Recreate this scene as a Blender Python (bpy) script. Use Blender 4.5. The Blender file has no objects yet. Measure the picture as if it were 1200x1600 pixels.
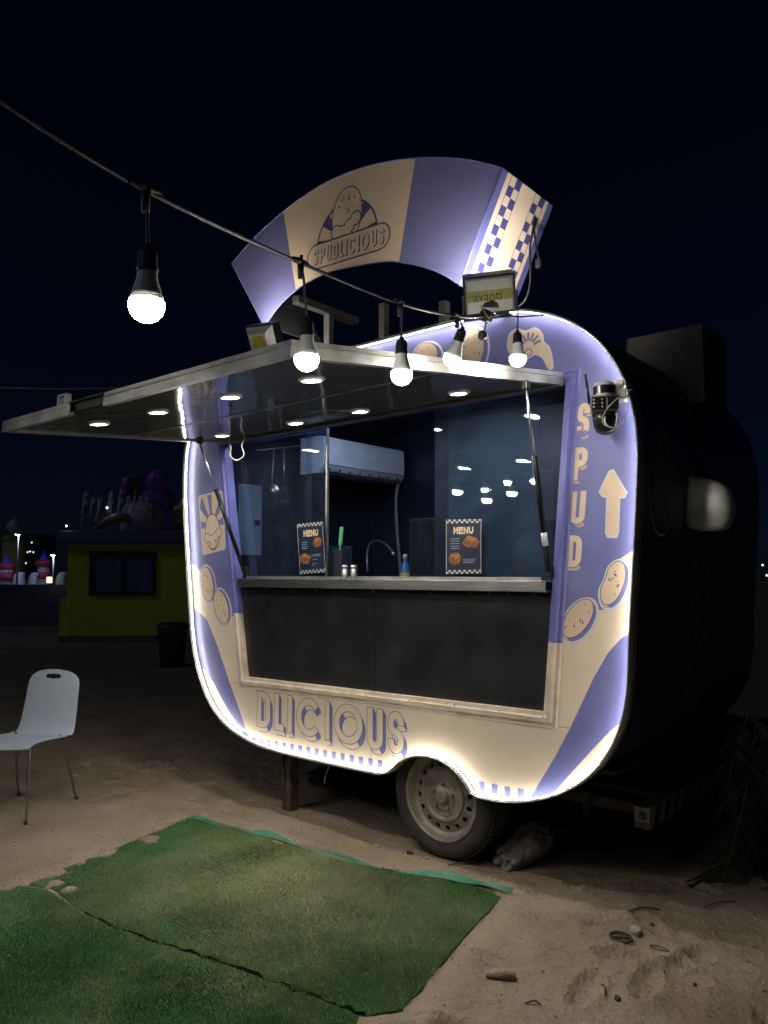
import bpy, bmesh, math, random
import numpy as np
from mathutils import Vector, Matrix, geometry

random.seed(7); rng = np.random.default_rng(7)
S = bpy.context.scene
COL = S.collection
R = math.radians

# ------------------------------------------------------------------ camera
F_PX, CX, CY = 1202.0, 600.0, 800.0            # measured from the vanishing points of the photograph
CAM = Vector((2.435, -3.352, 1.5)); PITCH = R(4.519); YAW = R(40.137)
cam_d = bpy.data.cameras.new('camera'); cam_o = bpy.data.objects.new('camera', cam_d); COL.objects.link(cam_o)
cam_d.sensor_fit = 'HORIZONTAL'; cam_d.sensor_width = 36; cam_d.lens = 36*F_PX/1200
cam_d.clip_start = .05; cam_d.clip_end = 1000
cam_o.location = CAM; cam_o.rotation_euler = (R(90)+PITCH, 0, YAW)
S.camera = cam_o

# ------------------------------------------------------------------ night sky and faint moon
W = bpy.data.worlds.new('World'); S.world = W; W.use_nodes = True
wn = W.node_tree; bg = wn.nodes['Background']
sky = wn.nodes.new('ShaderNodeTexSky'); sky.sky_type = 'NISHITA'; sky.sun_disc = False
sky.sun_elevation = R(38); sky.sun_rotation = R(200); sky.altitude = 0; sky.ozone_density = 3; sky.dust_density = .3   # a moonlit sky: the same blue, far dimmer
tint = wn.nodes.new('ShaderNodeMix'); tint.data_type = 'RGBA'; tint.blend_type = 'MULTIPLY'; tint.inputs[0].default_value = 1; tint.inputs[7].default_value = (.34, .58, 1.25, 1)
wn.links.new(sky.outputs[0], tint.inputs[6]); wn.links.new(tint.outputs[2], bg.inputs[0]); bg.inputs[1].default_value = 0.0007
sun_d = bpy.data.lights.new('moon', 'SUN'); sun_d.energy = 0.075; sun_d.angle = R(.5); sun_d.color = (.6, .72, 1)
sun_o = bpy.data.objects.new('moon', sun_d); COL.objects.link(sun_o); sun_o.rotation_euler = (R(52), 0, R(-20)); sun_o.location = (0, 0, 12)

S.view_settings.view_transform = 'Standard'; S.view_settings.look = 'None'
S.view_settings.exposure = 0.35; S.view_settings.gamma = 1
S.cycles.use_denoising = True
try: S.cycles.denoiser = 'OPENIMAGEDENOISE'
except Exception: pass
S.cycles.max_bounces = 7; S.cycles.diffuse_bounces = 3; S.cycles.glossy_bounces = 4
S.cycles.transmission_bounces = 4; S.cycles.transparent_max_bounces = 12
S.cycles.caustics_reflective = False; S.cycles.caustics_refractive = False
S.cycles.sample_clamp_indirect = 4.0

LED_E, BULB_E, DOWN_E, FLOOD_E = 32.0, 110.0, 285.0, 105.0

# ------------------------------------------------------------------ measuring: a pixel of the photograph to a point of the place
_f = Vector((-math.sin(YAW), math.cos(YAW), 0)); _r = Vector((math.cos(YAW), math.sin(YAW), 0)); _u = Vector((0, 0, 1))
def ray(px, py):
    a, b = (px-CX)/F_PX, -(py-CY)/F_PX
    return _r*a + _f*(math.cos(PITCH)-b*math.sin(PITCH)) + _u*(math.sin(PITCH)+b*math.cos(PITCH))
def at(px, py, X=None, Y=None, Z=None):
    d = ray(px, py)
    if Y is not None: s = (Y-CAM.y)/d.y
    elif Z is not None: s = (Z-CAM.z)/d.z
    else: s = (X-CAM.x)/d.x
    return CAM + d*s
def face(px, py, Y=0.0):
    p = at(px, py, Y=Y); return (p.x, p.z)
def far(px, py, D):
    d = ray(px, py); return CAM + d*(D/(d.x*_f.x+d.y*_f.y))

# ------------------------------------------------------------------ materials
MATS = {}
def mat(name, col, rough=.5, metal=0.0, var=.12, scale=6.0, bump=0.0, bscale=40.0, col2=None, spec=.5, coat=0.0, emit=None, stretch=None, det=6.0):
    if name in MATS: return MATS[name]
    m = bpy.data.materials.new(name); m.use_nodes = True; MATS[name] = m
    nt = m.node_tree; b = nt.nodes['Principled BSDF']; L = nt.links.new
    b.inputs['Roughness'].default_value = rough; b.inputs['Metallic'].default_value = metal
    b.inputs['Specular IOR Level'].default_value = spec; b.inputs['Coat Weight'].default_value = coat
    tc = nt.nodes.new('ShaderNodeTexCoord'); src = tc.outputs['Object']
    if stretch:
        mp = nt.nodes.new('ShaderNodeMapping'); mp.inputs['Scale'].default_value = stretch; L(src, mp.inputs[0]); src = mp.outputs[0]
    n = nt.nodes.new('ShaderNodeTexNoise'); n.inputs['Scale'].default_value = scale; n.inputs['Detail'].default_value = det; L(src, n.inputs['Vector'])
    rp = nt.nodes.new('ShaderNodeValToRGB'); L(n.outputs['Fac'], rp.inputs[0])
    c2 = col2 or tuple(c*(1-2*var) for c in col)
    c1 = tuple(min(1, c*(1+var)) for c in col) if not col2 else col
    rp.color_ramp.elements[0].position = .3; rp.color_ramp.elements[1].position = .7
    rp.color_ramp.elements[0].color = (*c2, 1); rp.color_ramp.elements[1].color = (*c1, 1)
    L(rp.outputs[0], b.inputs['Base Color'])
    rm = nt.nodes.new('ShaderNodeMapRange'); rm.inputs[3].default_value = max(0, rough*.8); rm.inputs[4].default_value = min(1, rough*1.25)
    L(n.outputs['Fac'], rm.inputs[0]); L(rm.outputs[0], b.inputs['Roughness'])
    if bump:
        n2 = nt.nodes.new('ShaderNodeTexNoise'); n2.inputs['Scale'].default_value = bscale; n2.inputs['Detail'].default_value = 8; L(src, n2.inputs['Vector'])
        bp = nt.nodes.new('ShaderNodeBump'); bp.inputs['Strength'].default_value = bump; bp.inputs['Distance'].default_value = .02
        L(n2.outputs['Fac'], bp.inputs['Height']); L(bp.outputs[0], b.inputs['Normal'])
    if emit:
        b.inputs['Emission Color'].default_value = (*emit[0], 1); b.inputs['Emission Strength'].default_value = emit[1]
    return m
def emitter(name, col, e): return mat(name, (.8, .8, .8), .4, emit=(col, e), var=.02)

CREAM_C, BLUE_C = (.82, .68, .51), (.19, .20, .455)
CREAM = mat('cream_vinyl', CREAM_C, .38, var=.05, scale=3, bump=.03, bscale=9)
BLUE = mat('periwinkle_vinyl', BLUE_C, .36, var=.07, scale=3, bump=.03, bscale=9)
def wear(m, amt=.35, sc=2.2):
    nt = m.node_tree; b = nt.nodes['Principled BSDF']; L = nt.links.new; src = b.inputs['Base Color'].links[0].from_socket
    tc = [n for n in nt.nodes if n.type == 'TEX_COORD'][0]; mp = nt.nodes.new('ShaderNodeMapping'); mp.inputs['Scale'].default_value = (1.5, 1, .9); L(tc.outputs['Object'], mp.inputs[0])
    n = nt.nodes.new('ShaderNodeTexNoise'); n.inputs['Scale'].default_value = sc; n.inputs['Detail'].default_value = 12; n.inputs['Roughness'].default_value = .72; n.inputs['Distortion'].default_value = .6; L(mp.outputs[0], n.inputs['Vector'])
    r = nt.nodes.new('ShaderNodeMapRange'); r.inputs[1].default_value = .50; r.inputs[2].default_value = .82; r.inputs[3].default_value = 0; r.inputs[4].default_value = amt; L(n.outputs['Fac'], r.inputs[0])
    mx = nt.nodes.new('ShaderNodeMix'); mx.data_type = 'RGBA'; L(r.outputs[0], mx.inputs[0]); L(src, mx.inputs[6]); mx.inputs[7].default_value = (.34, .28, .21, 1); L(mx.outputs[2], b.inputs['Base Color'])
    n2 = nt.nodes.new('ShaderNodeTexNoise'); n2.inputs['Scale'].default_value = 55; n2.inputs['Detail'].default_value = 3; L(tc.outputs['Object'], n2.inputs['Vector'])
    a = nt.nodes.new('ShaderNodeMath'); a.operation = 'MULTIPLY_ADD'; a.inputs[1].default_value = .5; a.inputs[2].default_value = .12; L(n.outputs['Fac'], a.inputs[0]); L(a.outputs[0], b.inputs['Roughness']); return m
wear(CREAM, .17); wear(BLUE, .16)
INK = mat('dark_blue_ink', (.075, .075, .25), .5, var=.05)
PALE = mat('pale_print_outline', (.72, .68, .72), .45, var=.04)
PEACH = mat('peach_print', (.78, .60, .42), .42, var=.05)
TANSH = mat('tan_print', (.62, .43, .27), .42, var=.05)
STEEL = mat('brushed_steel', (.52, .52, .50), .34, 1, var=.14, scale=5, bump=.05, bscale=50, stretch=(2, 30, 30))
ALU = mat('dull_aluminium', (.56, .55, .52), .42, 1, var=.16, scale=9, bump=.08, bscale=30)
DARKM = mat('dark_metal', (.05, .05, .05), .45, .8, var=.2)
BLACK = mat('black_plastic', (.012, .012, .013), .42, var=.2)
RUBBER = mat('tyre_rubber', (.028, .026, .024), .72, var=.3, scale=12, bump=.2, bscale=60, col2=(.06, .05, .04))
RIMP = mat('dusty_silver_paint', (.42, .38, .33), .5, .35, var=.18, scale=14, bump=.1, bscale=70, col2=(.27, .22, .17))
NAVY = mat('navy_lining', (.007, .011, .028), .4, var=.2)
WHITEP = mat('white_plastic', (.78, .77, .74), .35, var=.04)
CHAIRP = mat('pale_chair_plastic', (.44, .49, .56), .32, var=.05, scale=4)
WOOD = mat('weathered_wood', (.10, .07, .045), .8, var=.3, scale=14, bump=.5, bscale=40, stretch=(4, 4, .6))
ROCKM = mat('grey_rock', (.21, .18, .15), .88, var=.25, scale=9, bump=.9, bscale=26)
RUST = mat('rusty_painted_steel', (.13, .1, .075), .7, .3, var=.35, scale=9, bump=.3, bscale=50)
REDR = mat('red_reflector', (.12, .045, .03), .25, var=.1)
OUTER = mat('navy_body_vinyl', (.028, .033, .12), .42, var=.15, scale=3)

def glass_mat(name, tint, smudge_haze, ssc=5.0):
    m = bpy.data.materials.new(name); m.use_nodes = True; nt = m.node_tree; nt.nodes.clear(); L = nt.links.new
    out = nt.nodes.new('ShaderNodeOutputMaterial'); tr = nt.nodes.new('ShaderNodeBsdfTransparent'); tr.inputs[0].default_value = (*tint, 1)
    gl = nt.nodes.new('ShaderNodeBsdfGlossy'); gl.inputs['Roughness'].default_value = .015; gl.inputs[0].default_value = (.95, .97, 1, 1)
    ge = nt.nodes.new('ShaderNodeNewGeometry'); dt = nt.nodes.new('ShaderNodeVectorMath'); dt.operation = 'DOT_PRODUCT'; L(ge.outputs['Incoming'], dt.inputs[0]); L(ge.outputs['Normal'], dt.inputs[1])
    def mth(op, a, b=None):
        n_ = nt.nodes.new('ShaderNodeMath'); n_.operation = op; L(a, n_.inputs[0])
        if b is not None: n_.inputs[1].default_value = b
        return n_.outputs[0]
    om = nt.nodes.new('ShaderNodeMath'); om.operation = 'SUBTRACT'; om.inputs[0].default_value = 1; L(mth('ABSOLUTE', dt.outputs['Value']), om.inputs[1])
    fac = mth('ADD', mth('MULTIPLY', mth('POWER', om.outputs[0], 5.0), .96), .042)          # the same reflectance on both faces of the sheet
    m1 = nt.nodes.new('ShaderNodeMixShader'); L(fac, m1.inputs[0]); L(tr.outputs[0], m1.inputs[1]); L(gl.outputs[0], m1.inputs[2])
    df = nt.nodes.new('ShaderNodeBsdfDiffuse'); df.inputs[0].default_value = (.36, .52, .80, 1)  # blue diffuse: smudges plus the pane's hazy reflection, mixed in as colour
    tc = nt.nodes.new('ShaderNodeTexCoord'); mp = nt.nodes.new('ShaderNodeMapping'); mp.inputs['Rotation'].default_value = (0, .7, 0); mp.inputs['Scale'].default_value = (1.1, 1, .75)
    n = nt.nodes.new('ShaderNodeTexNoise'); n.inputs['Scale'].default_value = ssc; n.inputs['Detail'].default_value = 7; n.inputs['Distortion'].default_value = 2.2
    L(tc.outputs['Object'], mp.inputs[0]); L(mp.outputs[0], n.inputs['Vector'])
    mr = nt.nodes.new('ShaderNodeMapRange'); mr.inputs[1].default_value = .2; mr.inputs[2].default_value = .85; mr.inputs[3].default_value = smudge_haze*.35; mr.inputs[4].default_value = smudge_haze*1.7
    L(n.outputs['Fac'], mr.inputs[0])
    m2 = nt.nodes.new('ShaderNodeMixShader'); L(mr.outputs[0], m2.inputs[0]); L(m1.outputs[0], m2.inputs[1]); L(df.outputs[0], m2.inputs[2])
    L(m2.outputs[0], out.inputs[0]); return m
GLASS_L = glass_mat('smudged_glass_left', (.88, .91, .93), .013)
GLASS_R = glass_mat('smudged_hazy_glass_right', (.86, .91, .95), .022, 3.0)

# canopy underside: dark, glossy, a little wavy
CANM = mat('glossy_dark_panel', (.11, .112, .117), .085, var=.15, scale=3, bump=.0, spec=.75)
_nt = CANM.node_tree; _n = _nt.nodes.new('ShaderNodeTexNoise'); _n.inputs['Scale'].default_value = 3.2; _n.inputs['Detail'].default_value = 2
_tc = _nt.nodes.new('ShaderNodeTexCoord'); _nt.links.new(_tc.outputs['Object'], _n.inputs['Vector'])
_bp = _nt.nodes.new('ShaderNodeBump'); _bp.inputs['Strength'].default_value = .22; _bp.inputs['Distance'].default_value = .03
_nt.links.new(_n.outputs['Fac'], _bp.inputs['Height']); _nt.links.new(_bp.outputs[0], _nt.nodes['Principled BSDF'].inputs['Normal'])

LEDM = emitter('led_diode', (1, .96, .90), LED_E)
BULBM = emitter('lit_bulb', (1, .95, .86), BULB_E)
DOWNM = emitter('lit_downlight', (1, .96, .88), DOWN_E)
FLOODM = emitter('lit_flood_glass', (1, .93, .86), FLOOD_E)

# ------------------------------------------------------------------ mesh helpers
class MB:
    def __init__(s): s.bm = bmesh.new(); s.mi = 0
    def _tag(s, faces, smooth=False):
        for f in faces: f.material_index = s.mi; f.smooth = smooth
    def box(s, c, d, rot=None, bevel=0.0):
        r = bmesh.ops.create_cube(s.bm, size=1.0); vs = r['verts']
        bmesh.ops.scale(s.bm, vec=d, verts=vs)
        fs = list({f for v in vs for f in v.link_faces})
        if bevel:
            es = list({e for v in vs for e in v.link_edges})
            rb = bmesh.ops.bevel(s.bm, geom=es, offset=bevel, segments=2, affect='EDGES', profile=.5)
            vs = list({v for f in rb['faces'] for v in f.verts} | {v for v in vs if v.is_valid})
            fs = list({f for v in vs for f in v.link_faces})
        M4 = Matrix.Translation(Vector(c)) @ (rot.to_4x4() if rot else Matrix.Identity(4))
        bmesh.ops.transform(s.bm, matrix=M4, verts=vs); s._tag(fs); return s
    def lathe(s, prof, n=24, M4=None, smooth=True, caps=True):
        M4 = M4 or Matrix.Identity(4); rings = []
        for (r, z) in prof:
            rings.append([s.bm.verts.new(M4 @ Vector((r*math.cos(2*math.pi*k/n), r*math.sin(2*math.pi*k/n), z))) for k in range(n)])
        fs = []
        for a, b in zip(rings, rings[1:]):
            for k in range(n): fs.append(s.bm.faces.new((a[k], a[(k+1) % n], b[(k+1) % n], b[k])))
        s._tag(fs, smooth)
        if caps:
            for rg, fl in ((rings[0], True), (rings[-1], False)):
                s._tag([s.bm.faces.new(list(reversed(rg)) if fl else rg)])
        return s
    def cyl(s, a, b, r, n=12, r2=None, smooth=True):
        a, b = Vector(a), Vector(b); d = b-a
        M4 = Matrix.Translation(a) @ d.to_track_quat('Z', 'Y').to_matrix().to_4x4()
        return s.lathe([(r, 0), (r if r2 is None else r2, d.length)], n, M4, smooth)
    def tube(s, pts, r, n=8, closed=False):
        pts = [Vector(p) for p in pts]; N = len(pts); rings = []; up = None
        rr = r if callable(r) else (lambda t: r)
        for i, p in enumerate(pts):
            a = pts[i-1] if (i > 0 or closed) else p; b = pts[(i+1) % N] if (i < N-1 or closed) else p
            t = (b-a).normalized()
            if up is None: up = t.orthogonal().normalized()
            up = (up - t*up.dot(t)); up = up.normalized() if up.length > 1e-6 else t.orthogonal().normalized()
            sd = t.cross(up); q = rr(i/max(1, N-1))
            rings.append([s.bm.verts.new(p + (up*math.cos(2*math.pi*k/n) + sd*math.sin(2*math.pi*k/n))*q) for k in range(n)])
        fs = []
        for i in range(N if closed else N-1):
            A, B = rings[i], rings[(i+1) % N]
            for k in range(n): fs.append(s.bm.faces.new((A[k], A[(k+1) % n], B[(k+1) % n], B[k])))
        s._tag(fs, True)
        if not closed:
            s._tag([s.bm.faces.new(list(reversed(rings[0]))), s.bm.faces.new(rings[-1])])
        return s
    def poly(s, pts): 
        s._tag([s.bm.faces.new([s.bm.verts.new(Vector(p)) for p in pts])]); return s
    def tess(s, loops, fn):                      # flat shape with holes; fn maps 2d to 3d
        V = [[Vector((p[0], p[1], 0)) for p in l] for l in loops]
        tri = geometry.tessellate_polygon(V); flat = [p for l in loops for p in l]
        vs = [s.bm.verts.new(Vector(fn(*p))) for p in flat]; fs = []
        for t in tri:
            if len(set(t)) == 3:
                try: fs.append(s.bm.faces.new([vs[k] for k in t]))
                except ValueError: pass
        s._tag(fs); return s
    def prism(s, loop, fa, fb):                  # closed solid between two maps of one 2d loop
        A = [s.bm.verts.new(Vector(fa(*p))) for p in loop]; B = [s.bm.verts.new(Vector(fb(*p))) for p in loop]; n = len(loop)
        tri = geometry.tessellate_polygon([[Vector((p[0], p[1], 0)) for p in loop]])
        fs = [s.bm.faces.new([A[k] for k in t]) for t in tri] + [s.bm.faces.new([B[k] for k in reversed(t)]) for t in tri]
        fs += [s.bm.faces.new((A[i], A[(i+1) % n], B[(i+1) % n], B[i])) for i in range(n)]
        s._tag(fs); bmesh.ops.recalc_face_normals(s.bm, faces=fs); return s
    def build(s, name, mats, parent=None, world=False, **props):
        me = bpy.data.meshes.new(name); s.bm.to_mesh(me); s.bm.free()
        for m in (mats if isinstance(mats, (list, tuple)) else [mats]): me.materials.append(m)
        return link(name, me, parent, world, **props)
def link(name, me, parent=None, world=False, **props):
    o = bpy.data.objects.new(name, me); COL.objects.link(o)
    if parent is not None:
        o.parent = parent
        if world and parent.type == 'EMPTY': o.matrix_parent_inverse = parent.matrix_basis.inverted()
    for k, v in props.items(): o[k] = v
    return o
def thing(name, label, cat, loc=(0, 0, 0), rz=0.0, group=None, rot=None):
    o = bpy.data.objects.new(name, None); COL.objects.link(o); o.empty_display_size = .1
    o.location = loc; o.rotation_euler = rot or (0, 0, rz); o['label'] = label; o['category'] = cat
    if group: o['group'] = group
    return o
def copy_tree(o, parent=None):
    c = o.copy(); COL.objects.link(c)
    if parent is not None: c.parent = parent; c.matrix_parent_inverse = o.matrix_parent_inverse.copy()
    for ch in list(o.children): copy_tree(ch, c)
    return c
def pmesh(name, V, Fc, m, parent=None, smooth=False, **props):
    me = bpy.data.meshes.new(name); me.from_pydata([tuple(v) for v in V], [], Fc); me.materials.append(m)
    if smooth: me.polygons.foreach_set('use_smooth', [True]*len(me.polygons))
    return link(name, me, parent, **props)
def text_mesh(body, size, shear=0.0, bold=0.0):
    cu = bpy.data.curves.new('txt', 'FONT'); cu.body = body; cu.size = size; cu.shear = shear; cu.offset = bold; cu.resolution_u = 3
    o = bpy.data.objects.new('txt', cu); COL.objects.link(o)
    dg = bpy.context.evaluated_depsgraph_get(); me = bpy.data.meshes.new_from_object(o.evaluated_get(dg))
    bpy.data.objects.remove(o); bpy.data.curves.remove(cu); return me

def crom(pts, n, closed=False):
    out = []; N = len(pts); P = [np.array(p, float) for p in pts]
    for i in range(N if closed else N-1):
        p1, p2 = P[i], P[(i+1) % N]
        p0 = P[i-1] if (i > 0 or closed) else 2*p1-p2
        p3 = P[(i+2) % N] if (i+2 < N or closed) else 2*p2-p1
        for k in range(n):
            t = k/n
            out.append(tuple(.5*((2*p1)+(p2-p0)*t+(2*p0-5*p1+4*p2-p3)*t*t+(3*p1-p0-3*p2+p3)*t**3)))
    if not closed: out.append(tuple(P[-1]))
    return out
def inpoly(x, y, pl):
    c = False; j = len(pl)-1
    for i in range(len(pl)):
        (xi, yi), (xj, yj) = pl[i], pl[j]
        if (yi > y) != (yj > y) and x < (xj-xi)*(y-yi)/(yj-yi)+xi: c = not c
        j = i
    return c
def offset_loop(lp, d):                          # positive d moves a counter-clockwise loop inward
    out = []; N = len(lp)
    for i in range(N):
        a, b, c = np.array(lp[i-1]), np.array(lp[i]), np.array(lp[(i+1) % N])
        e1 = (b-a)/max(1e-9, np.linalg.norm(b-a)); e2 = (c-b)/max(1e-9, np.linalg.norm(c-b))
        n1 = np.array([-e1[1], e1[0]]); n2 = np.array([-e2[1], e2[0]]); m = n1+n2
        m /= max(.35, m.dot(n1)); out.append(tuple(b+m*d))
    return out
def area(lp): return .5*sum(lp[i-1][0]*lp[i][1]-lp[i][0]*lp[i-1][1] for i in range(len(lp)))
def cdt_panel(loops, regions, fn, mats, name, parent, world=False, keep=None):
    """flat panel, cut along the outline, its hole and the colour boundaries; one material per region"""
    V = []; E = []
    for lp in loops + regions:
        o = len(V); V += [Vector(p) for p in lp]; E += [(o+i, o+(i+1) % len(lp)) for i in range(len(lp))]
    r = geometry.delaunay_2d_cdt(V, E, [], 0, 1e-5); vv, ff = r[0], r[2]
    me = bpy.data.meshes.new(name); F2 = []; mi = []
    for f in ff:
        c = sum((vv[k] for k in f), Vector((0, 0)))/len(f)
        if not inpoly(c.x, c.y, loops[0]) or any(inpoly(c.x, c.y, h) for h in loops[1:]): continue
        F2.append(list(f)); mi.append(1 if any(inpoly(c.x, c.y, g) for g in regions) else 0)
    me.from_pydata([fn(v.x, v.y) for v in vv], [], F2)
    for m in mats: me.materials.append(m)
    me.polygons.foreach_set('material_index', mi)
    bm = bmesh.new(); bm.from_mesh(me); bmesh.ops.delete(bm, geom=[v for v in bm.verts if not v.link_faces], context='VERTS')
    bmesh.ops.recalc_face_normals(bm, faces=bm.faces); bm.to_mesh(me); bm.free()
    return link(name, me, parent, world)

# ------------------------------------------------------------------ noise for terrain
def vnoise(x, y, seed):
    g = np.random.default_rng(seed).random((256, 256)); xi = np.floor(x).astype(int); yi = np.floor(y).astype(int)
    fx, fy = x-xi, y-yi; fx = fx*fx*(3-2*fx); fy = fy*fy*(3-2*fy)
    a = g[xi % 256, yi % 256]; b = g[(xi+1) % 256, yi % 256]; c = g[xi % 256, (yi+1) % 256]; d = g[(xi+1) % 256, (yi+1) % 256]
    return (a*(1-fx)+b*fx)*(1-fy)+(c*(1-fx)+d*fx)*fy
def fbm(x, y, seed, oct=4): return sum(vnoise(x*2**k, y*2**k, seed+k)/2**k for k in range(oct))/2 - .5

TURF_BACK = [(-1.576, -.415), (-1.05, -.345), (-.95, -.36), (-.30, -.335), (.15, -.20), (.464, -.16), (.50, -.30), (.56, -.62), (.655, -1.0), (.70, -1.20), (.625, -1.30),
             (.30, -1.345), (-.088, -1.40), (-.45, -1.47), (-.838, -1.51), (-1.22, -1.47), (-1.343, -1.52), (-1.45, -1.02)]
TURF_FRONT = [(-.838, -1.525), (-.45, -1.485), (-.088, -1.415), (.30, -1.36), (.61, -1.325), (.70, -1.45), (.74, -2.1), (.78, -2.9), (-1.1, -2.95), (-1.30, -2.3), (-1.36, -1.66), (-1.35, -1.56), (-1.22, -1.50)]
COMB = TURF_BACK[:11] + TURF_FRONT[4:12] + TURF_BACK[-2:]
def seg_dist(X, Y, pl):
    d = np.full(X.shape, 9.0)
    for i in range(len(pl)):
        ax, ay = pl[i-1]; bx, by = pl[i]; dx, dy = bx-ax, by-ay; L2 = dx*dx+dy*dy+1e-12
        t = np.clip(((X-ax)*dx+(Y-ay)*dy)/L2, 0, 1); d = np.minimum(d, np.hypot(X-ax-t*dx, Y-ay-t*dy))
    return d
def inside(X, Y, pl):
    c = np.zeros(X.shape, bool)
    for i in range(len(pl)):
        (xi, yi), (xj, yj) = pl[i], pl[i-1]
        if yi == yj: continue
        c ^= ((yi > Y) != (yj > Y)) & (X < (xj-xi)*(Y-yi)/(yj-yi)+xi)
    return c
_fr = np.random.default_rng(3)
FEET = [(x, y, a) for x, y, a in zip(_fr.uniform(.62, 2.3, 46), _fr.uniform(-1.9, .6, 46), _fr.uniform(0, 6.3, 46))] + \
       [(x, y, a) for x, y, a in zip(_fr.uniform(-3.4, -1.5, 40), _fr.uniform(-1.7, .3, 40), _fr.uniform(0, 6.3, 40))]
def height(X, Y):
    h = fbm(X*.55+11, Y*.55+7, 1, 3)*.10 + fbm(X*2.3, Y*2.3, 9, 4)*.035 + np.abs(fbm(X*6, Y*6, 21, 4))*.055 + fbm(X*17, Y*17, 61, 3)*.014
    near = np.exp(-((X)**2+(Y+.5)**2)/40)
    for fx, fy, a in FEET:
        dx, dy = X-fx, Y-fy; u = dx*math.cos(a)+dy*math.sin(a); v = -dx*math.sin(a)+dy*math.cos(a)
        q = np.sqrt((u/.13)**2+(v/.05)**2); m = q < 2.2
        h = h + np.where(m, -.017*np.exp(-(q/.85)**6)+.010*np.exp(-((q-1.2)/.28)**2)+np.where(q < .95, .0022*np.sin(u*190), 0), 0)
    h = h*(.35+.65*near) if np.ndim(h) else h
    tin = inside(X, Y, TURF_BACK) | inside(X, Y, TURF_FRONT)
    d = np.minimum(seg_dist(X, Y, TURF_BACK), seg_dist(X, Y, TURF_FRONT)); w = np.where(tin, 1, np.exp(-(d/.09)**2))
    h = h*(1-w) + w*(-.004)
    h = h + np.where(~tin, .022*np.exp(-((d-.10)/.07)**2)*(.4+1.2*(fbm(X*4, Y*4, 40, 3)+.5)), 0)     # sand pushed up along the mat
    dc = seg_dist(X, Y, COMB); sp = np.clip((vnoise(X*4.5, Y*4.5, 77)*.65+vnoise(X*13, Y*13, 78)*.35-.52)*3.2-dc/.07, 0, 1); h = h + np.where(tin, .034*sp, 0)   # sand spilling over the rim of the mats
    for cx, cy, rx in ((-1.18, -1.42, .13), (-1.42, -.80, .10)):
        g = np.exp(-((X-cx)**2+(Y-cy)**2)/(rx*rx)); h = h + np.where(tin, .030*np.clip(g*(.3+1.5*vnoise(X*16, Y*16, 80))-.35, 0, 1), 0)
    for (cx, cy, r) in ((-.03, .12, .4), (.33, .3, .3), (-1.07, .05, .2)):
        g = np.exp(-((X-cx)**2+(Y-cy)**2)/(r*r)); h = h*(1-g)
    wf = np.exp(-((X+2.5)**2+(Y+.95)**2)/.3); h = h*(1-wf)
    return h
def hz(x, y): return float(height(np.array([[float(x)]]), np.array([[float(y)]]))[0, 0])

# ================================================================== SETTING: ground
def spaced(a, b, step, lim):
    c = list(np.arange(a, b, step)); s = step; x = b
    while x < lim: c.append(x); s *= 1.17; x += s
    s = step; x = a; lo = []
    while x > -lim: s *= 1.17; x -= s; lo.append(x)
    return np.array(lo[::-1]+c)
gx, gy = spaced(-3.4, 2.4, .0165, 260), spaced(-2.3, .8, .0165, 260)
GX, GY = np.meshgrid(gx, gy); GZ = height(GX, GY)
nx, ny = len(gx), len(gy)
me = bpy.data.meshes.new('ground'); idx = np.arange(nx*ny).reshape(ny, nx)
q = np.stack([idx[:-1, :-1], idx[:-1, 1:], idx[1:, 1:], idx[1:, :-1]], -1).reshape(-1, 4)
me.vertices.add(nx*ny); me.vertices.foreach_set('co', np.stack([GX, GY, GZ], -1).astype(np.float32).ravel())
me.loops.add(q.size); me.loops.foreach_set('vertex_index', q.ravel().astype(np.int32))
me.polygons.add(len(q)); me.polygons.foreach_set('loop_start', (np.arange(len(q))*4).astype(np.int32))
me.polygons.foreach_set('use_smooth', np.ones(len(q), bool)); me.update(calc_edges=True)
SAND = mat('trodden_sand', (.43, .345, .245), .95, var=.2, scale=2.2, bump=.8, bscale=48, col2=(.29, .22, .15), spec=.15, det=10)
_nt = SAND.node_tree; _b = _nt.nodes['Principled BSDF']
_n3 = _nt.nodes.new('ShaderNodeTexNoise'); _n3.inputs['Scale'].default_value = 420; _n3.inputs['Detail'].default_value = 2
_tc = [n for n in _nt.nodes if n.type == 'TEX_COORD'][0]; _nt.links.new(_tc.outputs['Object'], _n3.inputs['Vector'])
_mx = _nt.nodes.new('ShaderNodeMix'); _mx.data_type = 'RGBA'; _mx.blend_type = 'MULTIPLY'; _mx.inputs[0].default_value = .55
_src = _b.inputs['Base Color'].links[0].from_socket
_r3 = _nt.nodes.new('ShaderNodeValToRGB'); _r3.color_ramp.elements[0].position = .35; _r3.color_ramp.elements[1].position = .62
_r3.color_ramp.elements[0].color = (.45, .42, .4, 1); _nt.links.new(_n3.outputs['Fac'], _r3.inputs[0])
_nt.links.new(_src, _mx.inputs[6]); _nt.links.new(_r3.outputs[0], _mx.inputs[7]); _nt.links.new(_mx.outputs[2], _b.inputs['Base Color'])
me.materials.append(SAND); link('ground', me, kind='structure')

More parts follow.
